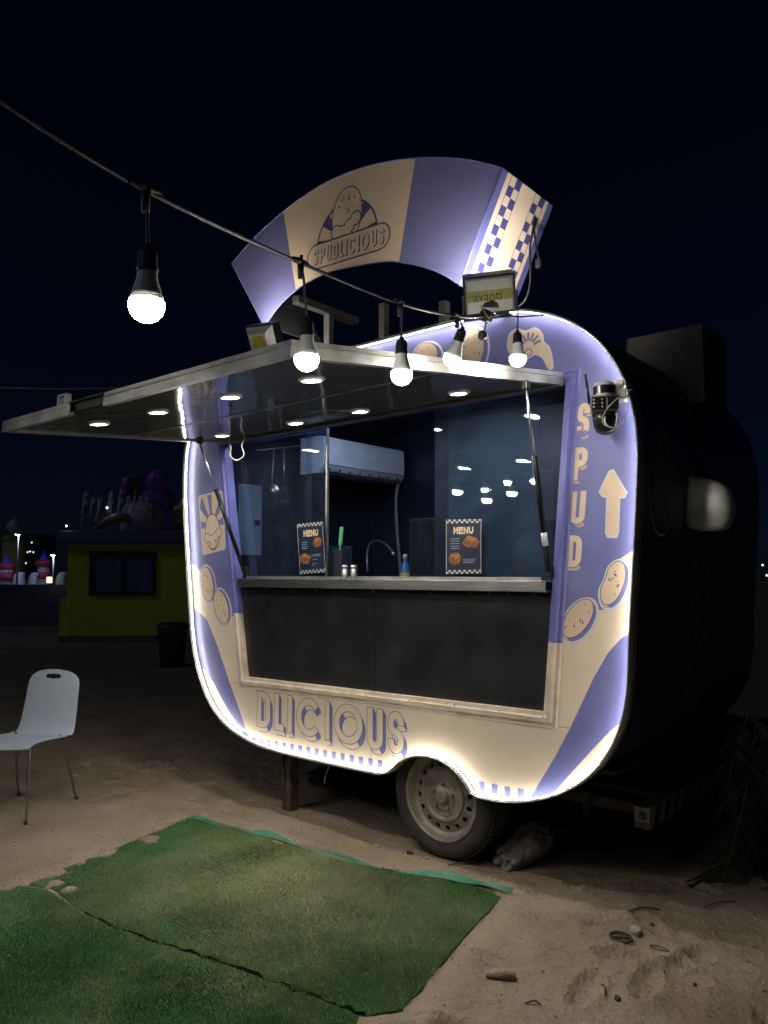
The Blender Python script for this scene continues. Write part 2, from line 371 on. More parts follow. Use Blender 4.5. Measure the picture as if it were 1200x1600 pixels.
# ================================================================== FOOD TRAILER
T = thing('food_trailer', 'small rounded periwinkle and cream food trailer outlined in white light, hatch open', 'food trailer', (0, 0, 0))
right_side = [face(*p) for p in [(743, 1236), (760, 1243), (795, 1249), (840, 1247), (885, 1235), (925, 1210), (955, 1175), (975, 1130), (985, 1080), (988, 1010), (992, 930), (996, 850), (1000, 760), (1001, 700), (996, 650), (982, 600), (960, 560), (930, 527), (890, 503), (840, 490), (790, 490)]]
top_left = [(.10, 2.838), (-.5, 2.838), (-1.1, 2.838), (-1.58, 2.832), (-1.78, 2.808), (-1.95, 2.758), (-2.08, 2.68), (-2.175, 2.58)]
left_side = [face(*p) for p in [(300, 690), (296, 720), (295, 780), (298, 850), (303, 930), (308, 1000), (318, 1050), (335, 1095), (360, 1130), (395, 1155), (440, 1172), (500, 1186), (560, 1199), (602, 1207)]]
arch = [face(*p) for p in [(602, 1207), (615, 1203), (632, 1188), (650, 1180), (675, 1179), (700, 1187), (720, 1203), (735, 1222), (743, 1236)]]
OUTL = crom(right_side+top_left+left_side, 5)[:-1] + crom(arch, 4)[:-1]
if area(OUTL) < 0: OUTL.reverse()
HOLE = [(-1.842, 2.400), (-1.581, .815), (.612, .838), (.757, 2.400)]            # TL, BL, BR, TR
def Yp(y): return lambda x, z: (x, y, z)
blue_top = [(-3, 3.2), (-3, face(296, 878)[1])] + [face(*p) for p in [(296, 878), (306, 884), (315, 896), (325, 915), (336, 932), (346, 955), (358, 966), (376, 957)]] + \
           [(-1.3, 1.3), (.4, 1.3)] + [face(*p) for p in [(846, 1002), (873, 1008), (876, 995), (885, 980), (905, 966), (925, 953), (945, 953), (945, 941), (936, 934), (941, 910), (952, 890), (970, 872), (993, 858)]] + [(1.4, 1.62), (1.4, 3.2)]
bl = [face(*p) for p in [(302, 950), (312, 957), (324, 969), (341, 1013), (358, 1064), (375, 1112), (387, 1149)]]; bl2 = [face(*p) for p in [(392, 1165), (385, 1155), (382, 1149), (358, 1112), (334, 1067), (319, 1047), (305, 1030)]]
br = [face(*p) for p in [(995, 984), (985, 988), (970, 998), (950, 1020), (927, 1060), (893, 1133), (867, 1183), (840, 1227), (826, 1252)]]; br2 = [face(*p) for p in [(855, 1254), (867, 1238), (893, 1207), (927, 1170), (953, 1143), (975, 1125), (992, 1115)]]
REG = [blue_top, bl+bl2, br+br2]
front = cdt_panel([OUTL, HOLE], REG, Yp(0), [CREAM, BLUE], 'front_panel', T)

# body shell behind the face, its inner lining and back wall
DEP = 2.0
def ring_strip(mb, lp, y0, y1, fn=None):
    n = len(lp); A = [mb.bm.verts.new((p[0], y0, p[1])) for p in lp]; B = [mb.bm.verts.new((p[0], y1, p[1])) for p in lp]
    fs = [mb.bm.faces.new((A[i], A[(i+1) % n], B[(i+1) % n], B[i])) for i in range(n)]; mb._tag(fs, True); return fs
mb = MB(); ring_strip(mb, OUTL, .002, DEP-.06); ring_strip(mb, offset_loop(OUTL, .02), DEP-.06, DEP)
mb.tess([offset_loop(OUTL, .02)], Yp(DEP)); mb.build('body_shell', OUTER, T)
INL = offset_loop([p for p in OUTL if p[1] > .43 or p[0] > .3 or p[0] < -.5], .05)
INL = [(x, max(z, .60)) for x, z in INL]
mb = MB(); ring_strip(mb, INL, .03, DEP-.05); mb.tess([INL], Yp(DEP-.055)); mb.build('interior_lining', NAVY, T)
mb = MB(); mb.box((-.57, 1.0, .585), (3.0, 1.85, .02)); mb.build('interior_floor', mat('dark_floor', (.04, .045, .05), .6), T)

# metal flange round the face, and the row of diodes on its inner side
FL = .050
mb = MB(); n = len(OUTL); o1, o2 = OUTL, offset_loop(OUTL, -.007)
rg = [[mb.bm.verts.new((p[0], y, p[1])) for p in lp] for lp, y in ((o1, -.0005), (o1, -FL), (o2, -FL-.002), (o2, .03))]
for a, b in zip(rg, rg[1:]): mb._tag([mb.bm.faces.new((a[i], a[(i+1) % n], b[(i+1) % n], b[i])) for i in range(n)], True)
mb.build('edge_flange', ALU, T)
def resample(lp, step):
    P = [np.array(p) for p in lp]+[np.array(lp[0])]; out = []; carry = 0.0
    for a, b in zip(P, P[1:]):
        L = np.linalg.norm(b-a); 
        if L < 1e-9: continue
        t = carry
        while t < L: out.append((a+(b-a)*t/L, (b-a)/L)); t += step
        carry = t-L
    return out
mb = MB()
for p, e in resample(OUTL, .0165):
    nrm = np.array([-e[1], e[0]])
    c = p+nrm*.005; q = [c-e*.0045-nrm*.002, c+e*.0045-nrm*.002, c+e*.0045+nrm*.002, c-e*.0045+nrm*.002]
    ya, yb = -.036, -.025
    A = [mb.bm.verts.new((v[0], ya, v[1])) for v in q]; B = [mb.bm.verts.new((v[0], yb, v[1])) for v in q]
    fs = [mb.bm.faces.new((A[2], A[3], B[3], B[2])), mb.bm.faces.new((A[0], A[1], A[2], A[3])), mb.bm.faces.new((B[0], B[3], B[2], B[1])), mb.bm.faces.new((A[1], B[1], B[2], A[2])), mb.bm.faces.new((A[0], A[3], B[3], B[0]))]
    mb._tag(fs); fs[1].material_index = 1; fs[3].material_index = 1; fs[4].material_index = 1
mb.build('led_strip', [LEDM, mat('led_case', (.5, .5, .47), .5)], T, kind='stuff', label='row of tiny white diodes along the flange')
mb = MB(); rr0 = offset_loop(OUTL, .0022); ring_strip(mb, rr0, -.039, -.022); mb.build('led_tape', mat('led_tape_grey', (.4, .4, .38), .5), T)

# raised trim round the serving hatch
def hat(u): return offset_loop(list(reversed(HOLE)), u) if area(HOLE) < 0 else offset_loop(HOLE, u)
prof = [(0, .05), (0, -.010), (.018, -.012), (.024, -.024), (.040, -.024), (.048, -.010), (.066, -.009), (.072, -.001)]
ZR, ZL = face(852, 1003)[1], face(374, 958)[1]
mb = MB(); rings = []
for u, y in prof:
    tl, bl_, brr, tr = offset_loop(HOLE, -u) if area(HOLE) > 0 else offset_loop(HOLE, u)
    def lerp(a, b, z): t = (z-a[1])/(b[1]-a[1]); return (a[0]+(b[0]-a[0])*t, z)
    lp = [tl, lerp(tl, bl_, ZL), bl_] + [(bl_[0]+(brr[0]-bl_[0])*k/14, bl_[1]+(brr[1]-bl_[1])*k/14) for k in range(1, 14)] + [brr, lerp(brr, tr, ZR), tr]
    rings.append([mb.bm.verts.new((p[0], y+(random.uniform(-.0018, .0018) if 0 < u < .07 else 0), p[1]+(random.uniform(-.0015, .0015) if u > .04 else 0))) for p in lp])
n = len(rings[0])
for a, b in zip(rings, rings[1:]):
    for i in range(n):
        f = mb.bm.faces.new((a[i], a[(i+1) % n], b[(i+1) % n], b[i])); z = sum(v.co.z for v in f.verts)/4
        f.material_index = 1 if (i in (0, n-2, n-1)) else 0
bmesh.ops.recalc_face_normals(mb.bm, faces=mb.bm.faces)
mb.build('hatch_trim', [mat('cream_trim', (.66, .55, .42), .4, var=.12, scale=12), mat('blue_trim', (.15, .155, .43), .33, var=.1, scale=10)], T)

for pts in ([(862, 1134), (900, 1139), (950, 1146), (978, 1150)], [(322, 1061), (350, 1064), (378, 1068)], [(912, 583), (940, 577), (972, 570)], [(586, 1098), (584, 1130), (581, 1162), (579, 1198)]):
    q4 = [face(*p) for p in pts]; mb = MB()
    for a, b in zip(q4, q4[1:]):
        d_ = np.array(b)-np.array(a); n_ = np.array([-d_[1], d_[0]])/np.linalg.norm(d_)*.0011
        mb.poly([(*(x := np.array(a)-n_)[:1], -.0006, x[1]), (*(x := np.array(b)-n_)[:1], -.0006, x[1]), (*(x := np.array(b)+n_)[:1], -.0006, x[1]), (*(x := np.array(a)+n_)[:1], -.0006, x[1])])
    mb.build('panel_seam', mat('seam_line', (.25, .2, .2), .6), front)
for px, py in ((447, 1070), (520, 1079), (572, 1085), (640, 1093), (710, 1101), (780, 1109), (848, 1120), (347, 760), (352, 820), (359, 900), (367, 985), (872, 890), (868, 960), (862, 1050), (880, 800), (888, 700)):
    x, z = face(px, py, -.02); mb = MB(); mb.lathe([(.0075, 0), (.006, .003), (.002, .0045)], 10, Matrix.Translation((x, -.022, z)) @ Matrix.Rotation(R(90), 4, 'X')); mb.build('rivet', MATS['cream_trim'] if py > 1000 or (px < 500 and py > 960) else MATS['blue_trim'], T)
# lower boards, shelf
def hx(z, side):                                  # x of the hatch side at height z
    a, b = (HOLE[1], HOLE[0]) if side < 0 else (HOLE[2], HOLE[3]); t = (z-a[1])/(b[1]-a[1]); return a[0]+(b[0]-a[0])*t
BOARD = mat('charcoal_board', (.022, .021, .022), .36, var=.25, scale=4, bump=.04, bscale=30)
wear(BOARD, .02, 3.0); wear(CHAIRP, .3, 5.0)
xs = face(586, 1000, .02)[0]
for a, b in ((None, xs-.0015), (xs+.0015, None)):
    z0, z1 = .80, 1.405
    lp = [(a or hx(z0, -1)-.01, z0), (b or hx(z0, 1)+.01, z0), (b or hx(z1, 1)+.01, z1), (a or hx(z1, -1)-.01, z1)]
    mb = MB(); mb.prism(lp, Yp(.022), Yp(.034)); mb.build('lower_board', BOARD, T)
ZS = 1.435
mb = MB(); x0, x1 = hx(ZS, -1)+.055, hx(ZS, 1)-.012
mb.box(((x0+x1)/2, .10, ZS+.024), (x1-x0, .30, .006)); mb.box(((x0+x1)/2, -.052, ZS), (x1-x0, .006, .054), bevel=.002); mb.box(((x0+x1)/2, -.01, ZS-.024), (x1-x0, .08, .006))
shelf = mb.build('counter_shelf', STEEL, T)
for px in (470, 592, 742, 858-40):
    x = face(px, 908, -.05)[0]; mb = MB(); mb.cyl((x, -.0545, ZS+.006), (x, -.058, ZS+.006), .005, 8); mb.build('screw', STEEL, shelf)
for px in (415, 455, 495, 538, 583, 630, 671, 735, 765, 795, 835):
    x = face(px, 922, .02)[0]; mb = MB(); mb.cyl((x, .021, 1.392), (x, .017, 1.392), .006, 8); mb.build('screw', STEEL, T)

# sliding panes (real sheets) with aluminium stiles
def pane(px0, px1, Y, m, stile=()):
    a, b = face(px0, 800, Y)[0], face(px1, 800, Y)[0]; z0, z1 = ZS+.03, 2.62
    mb = MB(); mb.box(((a+b)/2, Y, (z0+z1)/2), (b-a, .005, z1-z0)); p = mb.build('glass_pane', m, T)
    for sd in stile:
        x = a if sd < 0 else b
        mb = MB(); mb.box((x, Y, (z0+z1)/2), (.016, .02, z1-z0), bevel=.002); mb.build('stile', ALU, p)
pane(348, 487, .085, GLASS_L); pane(478, 511, .115, GLASS_L, (1,))
pane(680, 866, .085, GLASS_R); pane(702, 845, .115, GLASS_R)
mb = MB(); mb.box((-.55, .10, ZS+.035), (2.24, .075, .016)); mb.build('sliding_track', ALU, T)

# open hatch (canopy) with its frame, downlights and struts
HA, HB, HC, HD = Vector((-1.715, -1.577, 2.2455)), Vector((.516, -1.577, 2.2455)), Vector((.757, -.03, 2.400)), Vector((-1.842, -.03, 2.400))
def cq(u, v, w=0.0):                              # u along the width, v outward, w above the underside
    p = (HD*(1-u)+HC*u)*(1-v) + (HA*(1-u)+HB*u)*v; return p + Vector((0, .1, .995))*w
mb = MB(); NU = 16
lo = [[mb.bm.verts.new(cq(i/NU, j/NU, .006)) for i in range(NU+1)] for j in range(NU+1)]
mb._tag([mb.bm.faces.new((lo[j][i], lo[j+1][i], lo[j+1][i+1], lo[j][i+1])) for j in range(NU) for i in range(NU)], True)
canopy = mb.build('canopy', CANM, T)
mb = MB(); mb.poly([cq(0, 0, .055), cq(1, 0, .055), cq(1, 1, .055), cq(0, 1, .055)]); mb.build('top_skin', ALU, canopy)
def rail(name, u0, v0, u1, v1, inw, h0=-.004, h1=.058, m=ALU):
    a, b = cq(u0, v0), cq(u1, v1); ins = inw
    mb = MB(); up = Vector((0, .1, .995))
    prf = [(0, h0), (.032, h0), (.032, h0+.012), (.006, h0+.012), (.006, h1-.008), (.032, h1-.008), (.032, h1), (0, h1), (0, h1-.016), (-.003, h1-.019), (-.003, h1-.021), (0, h1-.024)]
    A = [mb.bm.verts.new(a+ins*x+up*y) for x, y in prf]; B = [mb.bm.verts.new(b+ins*x+up*y) for x, y in prf]; k = len(prf)
    fs = [mb.bm.faces.new((A[i], A[(i+1) % k], B[(i+1) % k], B[i])) for i in range(k)]; mb._tag(fs)
    mb.tess([prf], lambda x, y: a+ins*x+up*y); mb.tess([prf], lambda x, y: b+ins*x+up*y); bmesh.ops.recalc_face_normals(mb.bm, faces=mb.bm.faces)
    return mb.build(name, m, canopy)
iy = (HD-HA).normalized(); ix = (HC-HD).normalized()
rail('frame_rail', 0, 1, .32, 1, iy); rail('frame_rail', .455, 1, 1, 1, iy)
rail('frame_rail', 0, 0, 0, 1, ix); rail('frame_rail', 1, 0, 1, 1, -ix); rail('hinge_rail', 0, 0, 1, 0, -iy, -.010, .03, STEEL)
mb = MB(); a, b = cq(.32, 1, .0), cq(.455, 1, .0); mb.box((a+b)/2+Vector((0, .03, .028)), ((b-a).length, .006, .05)); mb.box((a+b)/2+Vector((0, .01, .052)), ((b-a).length, .03, .006)); mb.build('latch_recess', BLACK, canopy)
# catch bracket on the outer rail
mb = MB(); c = cq(.275, 1, .06)
mb.box(c+Vector((-.035, .02, .022)), (.012, .03, .044)); mb.box(c+Vector((.035, .02, .022)), (.012, .03, .044)); mb.box(c+Vector((0, .02, .047)), (.082, .03, .008)); mb.build('catch_bracket', ALU, canopy)
mb = MB(); a, b = cq(0.01, .5, .004), cq(.99, .5, .004); mb.box((a+b)/2, ((b-a).length, .006, .003)); mb.build('seam_strip', ALU, canopy)
for px, py, zz in ((155, 663, 2.277), (247, 646, 2.277), (360, 623, 2.279), (487, 597, 2.281), (347, 683, 2.366), (462, 664, 2.369), (563, 646, 2.369), (717, 618, 2.368)):
    p = at(px, py, Z=zz); nrm = (HC-HD).cross(HA-HD).normalized(); nrm = nrm if nrm.z < 0 else -nrm
    p = p + nrm*((cq(0, 0, .006)-p).dot(nrm)); M4 = Matrix.Translation(p) @ nrm.to_track_quat('Z', 'Y').to_matrix().to_4x4()
    mb = MB(); mb.lathe([(.056, -.001), (.054, .006), (.042, .009), (.038, .006), (.037, .001)], 28, M4, caps=False)
    mb.mi = 1; mb.lathe([(.037, .001), (.024, .0035), (.004, .004)], 24, M4); mb.build('downlight', [WHITEP, DOWNM], canopy)
for (p0, p1) in (((822, 607), (857, 892)), ((312, 692), (381, 892))):
    b = at(*p1, Y=-.035)
    a = at(*p0, Y=-.30 if p0[0] > 500 else -.26); g = bpy.data.objects.new('gas_strut', None)
    d = (b-a); mid = a+d*.36
    mb = MB(); mb.cyl(mid, b, .014, 14); strut = mb.build('gas_strut', mat('strut_black', (.006, .006, .006), .35, var=.1, spec=.2), T)
    mb = MB(); mb.cyl(a, mid+d*.02, .0068, 12); mb.build('piston_rod', STEEL, strut)
    mb = MB(); mb.cyl(a+d*.78, a+d*.855, .0145, 14); mb.build('label_band', WHITEP, strut) if p0[0] > 500 else mb.bm.free()
    mb = MB(); mb.box(b+Vector((0, .012, 0)), (.03, .03, .05), bevel=.004); mb.build('end_fitting', DARKM, strut)
    mb = MB(); mb.box(a+Vector((0, 0, .014)), (.03, .04, .04), bevel=.004); mb.cyl(a+Vector((-.02, 0, .004)), a+Vector((.02, 0, .004)), .007, 10); mb.build('end_fitting', DARKM, strut)
# loop of pale cable hanging below the hinge
mb = MB(); lp = crom([(368, 672), (358, 685), (361, 700), (360, 712), (370, 719), (381, 711), (378, 696), (382, 684), (374, 672)], 6)
mb.tube([at(px, py, Y=-.10) for px, py in lp], .0045, 6); mb.build('cable_loop', mat('pale_cable', (.55, .5, .4), .5), T)

# ------------------------------------------------------------------ flat print on the face
def decal(loops, layer, m, name='print', fn=None, parent=None):
    mb = MB(); f = fn or (lambda x, z: (x, -.0008*layer, z)); mb.tess(loops, f); return mb.build(name, m, parent or front)
def ell(c, a, b, rot=0, n=28, waist=0.0):
    o = []
    for k in range(n):
        t = 2*math.pi*k/n; x, y = a*math.cos(t), b*math.sin(t)
        if waist: x = x*(1-waist*math.exp(-((y/b-.05)/.35)**2)*(1 if x < 0 else .15))
        o.append((c[0]+x*math.cos(rot)-y*math.sin(rot), c[1]+x*math.sin(rot)+y*math.cos(rot)))
    return o
def stroke(path, t):
    P = [np.array(p, float) for p in path]; L = []; Rr = []
    for i, p in enumerate(P):
        e1 = P[i]-P[i-1] if i else P[1]-P[0]; e2 = P[i+1]-P[i] if i < len(P)-1 else e1
        e1 = e1/np.linalg.norm(e1); e2 = e2/np.linalg.norm(e2); n1 = np.array([-e1[1], e1[0]]); n2 = np.array([-e2[1], e2[0]]); m = n1+n2; m /= max(.5, m.dot(n1))
        L.append(tuple(p+m*t/2)); Rr.append(tuple(p-m*t/2))
    return Rr+L[::-1]
def arcp(cx, cz, rx, rz, a0, a1, n=10): return [(cx+rx*math.cos(R(a0+(a1-a0)*k/n)), cz+rz*math.sin(R(a0+(a1-a0)*k/n))) for k in range(n+1)]
def rrect(x0, z0, x1, z1, r, corners=(1, 1, 1, 1), n=6):
    o = []; rr = [r*c for c in corners]
    for (cx, cz, a, k) in ((x0, z0, 180, 0), (x1, z0, 270, 1), (x1, z1, 0, 2), (x0, z1, 90, 3)):
        q = rr[k]
        if q <= 0: o.append((cx, cz)); continue
        ox = cx+q if k in (0, 3) else cx-q; oz = cz+q if k in (0, 1) else cz-q; o += arcp(ox, oz, q, q, a, a+90, n)
    return o
def glyph(ch, w, h, t):
    if ch == 'I': return [[(0, 0), (w, 0), (w, h), (0, h)]]
    if ch == 'L': return [[(0, 0), (w, 0), (w, t), (t, t), (t, h), (0, h)]]
    if ch == 'U':
        r = (w-t)/2; return [stroke([(t/2, h)]+arcp(w/2, r+t/2, r, r, 180, 360, 12)+[(w-t/2, h)], t)]
    if ch == 'D':
        r = min(w*.55, h*.4); return [rrect(0, 0, w, h, r, (0, 1, 1, 0)), rrect(t, t, w-t, h-t, max(.002, r-t), (0, 1, 1, 0))[::-1]]
    if ch == 'P':
        z = h*.40; r = min(w*.5, (h-z)*.5)
        o = [(0, 0), (t, 0), (t, z)]+rrect(t, z, w, h, r, (0, 1, 1, 0))[1:-1]+[(0, h)]; return [o, rrect(t, z+t, w-t, h-t, max(.002, r-t), (0, 1, 1, 0))[::-1]]
    if ch == 'O': return [arcp(w/2, h/2, w/2, h/2, 0, 360, 28)[:-1], arcp(w/2, h/2, w/2-t, h/2-t, 0, 360, 28)[:-1][::-1]]
    if ch == 'C': return [stroke(arcp(w/2, h/2, w/2-t/2, h/2-t/2, 38, 322, 26), t)]
    if ch == 'S':
        a, b = (w-t)/2, (h-t)/4+.0; c = w/2
        return [stroke(arcp(c, h-t/2-b, a, b, -10, 180, 10)+arcp(c, h-t/2-b, a, b, 200, 240, 3)+arcp(c, t/2+b, a, b, 60, 20, 3)+arcp(c, t/2+b, a, b, 0, -190, 10), t)]
    if ch == 'M': return [[(0, 0), (t, 0), (t, h*.6), (w/2, h*.2), (w-t, h*.6), (w-t, 0), (w, 0), (w, h), (w-t, h), (w/2, h*.5), (t, h), (0, h)]]
    if ch == 'E': return [[(0, 0), (w, 0), (w, t), (t, t), (t, h*.42), (w*.9, h*.42), (w*.9, h*.42+t), (t, h*.42+t), (t, h-t), (w, h-t), (w, h), (0, h)]]
    if ch == 'N': return [[(0, 0), (t, 0), (t, h*.62), (w-t, 0), (w, 0), (w, h), (w-t, h), (w-t, h*.38), (t, h), (0, h)]]
def letter3d(ch, o, ex, ez, w, h, t, d, fn, parent, L0=2, fill=CREAM, side=BLUE, line=INK, lw=.0032, tone=None):
    """block letter with a drawn side: slots fill, side, line; d = drop of the drawn side"""
    mp = lambda p: (o[0]+ex[0]*p[0]+ez[0]*p[1], o[1]+ex[1]*p[0]+ez[1]*p[1])
    loops = glyph(ch, w, h, t); loops = [[mp(p) for p in l] for l in loops]
    if area(loops[0]) < 0: loops[0].reverse()
    for k in range(1, len(loops)):
        if area(loops[k]) > 0: loops[k].reverse()
    mb = MB(); ly = L0; k = 0
    def P(x, z, l): return fn(x, z, l)
    for lp in loops:
        for i in range(len(lp)):
            p, q = np.array(lp[i-1]), np.array(lp[i]); e = q-p
            if np.linalg.norm(e) < 1e-6: continue
            nr = np.array([e[1], -e[0]])/np.linalg.norm(e)
            if nr.dot(d) <= 1e-9: continue
            mb.mi = 1 if (abs(nr[0]) > .60) else 0; k += 1
            if tone: mb.mi = 3 if abs(nr[0]) <= .6 else 1
            l = ly+k*.004
            mb.poly([P(*p, l), P(*q, l), P(*(q+d), l), P(*(p+d), l)])
            if lw:
                mb.mi = 2; s = nr*lw*.5; mb.poly([P(*(p+d-s), l+.3), P(*(q+d-s), l+.3), P(*(q+d+s), l+.3), P(*(p+d+s), l+.3)])
    mb.mi = 0; mb.tess(loops, lambda x, z: P(x, z, ly+.8))
    if lw:
        mb.mi = 2
        for lp in loops:
            for i in range(len(lp)):
                p, q = np.array(lp[i-1]), np.array(lp[i]); e = q-p
                if np.linalg.norm(e) < 1e-6: continue
                nr = np.array([e[1], -e[0]])/np.linalg.norm(e)*lw*.5; k += 1; l = ly+1.1+k*.002
                mb.poly([P(*(p-nr), l), P(*(q-nr), l), P(*(q+nr), l), P(*(p+nr), l)])
    return mb.build('letter', [fill, side, line, tone or fill], parent)
FY = lambda x, z, l: (x, -.0007*l, z)
# D L I C I O U S
def cr3(x, y): return face(380+x/4.444, 1060+y/4.444)
zb = np.mean([cr3(98, 345)[1], cr3(217, 362)[1], cr3(575, 420)[1], cr3(700, 440)[1]]); ztp = np.mean([cr3(98, 92)[1], cr3(217, 106)[1], cr3(575, 150)[1], cr3(862, 188)[1]])
HL = ztp-zb
for ch, a, b in (('D', 98, 190), ('L', 217, 285), ('I', 310, 342), ('C', 372, 545), ('I', 570, 602), ('O', 632, 832), ('U', 862, 972), ('S', 1005, 1118)):
    ym = 230+(a-98)*.13; xa, xb = cr3(a, ym)[0], cr3(b, ym)[0]
    letter3d(ch, (xa, zb), (1, 0), (0, 1), xb-xa, HL, .044 if ch != 'I' else xb-xa, np.array([.020, -.027]), FY, front, fill=CREAM, side=BLUE)
# S P U D
for ch, x0, y0, x1, y1, tl in (('S', 899, 631, 921, 684, .0), ('P', 893, 700, 917, 752, 0), ('U', 889, 768, 914, 820, 0), ('D', 884, 836, 908, 887, 0)):
    a = face(x0, y1); b = face(x1, y1); c = face(x0, y0); w = b[0]-a[0]
    ez = np.array([c[0]-a[0]+.012, c[1]-a[1]]); h = np.linalg.norm(ez); ez = ez/h
    letter3d(ch, a, (1, 0), tuple(ez), w, h, .034, np.array([.012, -.016]), FY, front, fill=PEACH, side=BLUE, line=BLUE, lw=.005, tone=TANSH)
# arrow
ar = [face(*p) for p in [(958, 736), (978, 770), (975, 776), (967, 776), (965, 832), (962, 838), (951, 838), (948, 832), (950, 776), (942, 774), (938, 768), (953, 738)]]
if area(ar) < 0: ar.reverse()
decal([offset_loop(ar, -.008)], 2, PALE, 'arrow_outline'); decal([ar], 3, PEACH, 'arrow')
def potato(px, py, a, b, rot, waist=0.0, seed=1, L0=2, side=1, name='potato_print'):
    r = random.Random(seed); c = face(px, py); fnl = lambda l: (lambda x, z: (x, -.0007*l, z)); mb = MB()
    o = ell(c, a, b, rot, 36, waist); mb.mi = 0; mb.tess([offset_loop(o, -.009)], fnl(L0)); mb.mi = 1; mb.tess([offset_loop(o, .004)], fnl(L0+.4)); mb.mi = 4; mb.tess([offset_loop(o, .006)], fnl(L0+.6))
    ca, sa = math.cos(rot), math.sin(rot); dx, dz = .10*a*side, -.05*b
    mb.mi = 3; mb.tess([ell((c[0]+a*.16*side*ca, c[1]+a*.16*side*sa), a*.78, b*.9, rot, 30)], fnl(L0+.7))
    c2 = (c[0]-a*.11*ca*side, c[1]-a*.11*sa*side+b*.05); o2 = ell(c2, a*.80, b*.90, rot, 36, waist)
    mb.mi = 1; mb.tess([offset_loop(o2, -.0035)], fnl(L0+.9)); mb.mi = 2; mb.tess([o2], fnl(L0+1.2)); mb.mi = 1
    for k in range(13):
        u, v = r.uniform(-.62, .62), r.uniform(-.78, .78)
        if u*u/.4+v*v/.62 > 1: continue
        q = (c2[0]+u*a*ca-v*b*sa, c2[1]+u*a*sa+v*b*ca); mb.tess([ell(q, r.uniform(.0025, .0045), r.uniform(.002, .004) if k % 3 else r.uniform(.007, .012), rot+r.uniform(.3, 1.2), 8)], fnl(L0+1.5))
    return mb.build(name, [PALE, INK, PEACH, BLUE, CREAM], front)
potato(960, 914, .062, .115, R(-22), .22, 3); potato(905, 970, .068, .118, R(-38), 0, 4)
potato(325, 913, .085, .135, R(18), .18, 5); potato(347, 949, .088, .135, R(26), 0, 6)
potato(739, 553, .095, .135, R(-14), 0, 8, side=1); potato(668, 556, .10, .075, R(-10), 0, 9)
blob = crom([face(*p) for p in [(795, 545), (797, 524), (808, 516), (822, 519), (836, 514), (846, 522), (849, 536), (858, 545), (863, 572), (858, 574), (848, 557), (835, 553), (822, 560), (806, 558)]], 4, True)
if area(blob) < 0: blob.reverse()
decal([offset_loop(blob, -.008)], 2, PALE, 'blob_outline'); decal([blob], 3, PEACH, 'blob_print')
mb = MB(); c = face(826, 542)
for k in range(7):
    a = R(15+25*k); mb.tess([stroke([(c[0]+.03*math.cos(a), c[1]+.03*math.sin(a)), (c[0]+.072*math.cos(a), c[1]+.072*math.sin(a))], .013)], lambda x, z: (x, -.0028, z))
mb.tess([ell((c[0], c[1]-.03), .022, .022, 0, 14), ell((c[0], c[1]-.03), .016, .016, 0, 14)[::-1]], lambda x, z: (x, -.0028, z)); mb.build('ray_emblem', BLUE, front)
# rayed panel on the left
q = [face(*p) for p in [(311, 776), (347, 768), (352, 857), (318, 866)]]
def bil(u, v): return tuple(np.array(q[3])*(1-u)*(1-v)+np.array(q[2])*u*(1-v)+np.array(q[1])*u*v+np.array(q[0])*(1-u)*v)
mb = MB(); fl = lambda l: (lambda u, v: (bil(u, v)[0], -.0007*l, bil(u, v)[1]))
mb.tess([rrect(-.03, -.02, 1.03, 1.02, .07)], fl(2)); mb.mi = 1; mb.tess([rrect(0, 0, 1, 1, .06)], fl(3)); mb.mi = 2
for a0, a1 in ((84, 104), (30, 50), (125, 146), (-4, 12), (166, 182)):
    c0 = (.5, .45); pts = [c0]
    for a in (a0, a1): 
        t = min(.5/abs(math.cos(R(a))+1e-6), (.54 if math.sin(R(a)) > 0 else .44)/abs(math.sin(R(a))+1e-6)); pts.append((c0[0]+t*math.cos(R(a)), c0[1]+t*math.sin(R(a))))
    mb.tess([pts], fl(3.6))
mb.mi = 3; mb.tess([ell((.5, .34), .34, .32, 0, 30)], fl(4)); mb.mi = 1; mb.tess([ell((.5, .34), .315, .30, 0, 30)], fl(4.6))
for cx, cz, r0 in ((.24, .26, .13), (.44, .22, .12), (.62, .25, .12), (.78, .30, .13), (.5, .12, .13)):
    mb.mi = 3; mb.tess([ell((cx, cz), r0+.02, (r0+.02)*.55, 0, 18)], fl(5+cx*.3)); mb.mi = 1; mb.tess([ell((cx, cz), r0, r0*.55, 0, 18)], fl(5.6+cx*.3))
mb.build('rayed_panel', [PALE, PEACH, BLUE, INK], front)
# row of small blue squares along the lower edge
c0, c1 = cr3(128, 445), cr3(951, 600)
for k in range(-1, 15):
    x = c0[0]+(c1[0]-c0[0])*k/14; z = c0[1]+(c1[1]-c0[1])*k/14 + .004; hw_ = (c1[0]-c0[0])/14*.235; decal([rrect(x-hw_, z-.021, x+hw_, z+.021, .0)], 2, BLUE, 'square_print')
for px, py in ((753, 1229), (773, 1233), (793, 1237), (814, 1240)):
    x, z = face(px, py); decal([rrect(x-.017, z-.024, x+.017, z+.024, 0)], 2, BLUE, 'square_print')

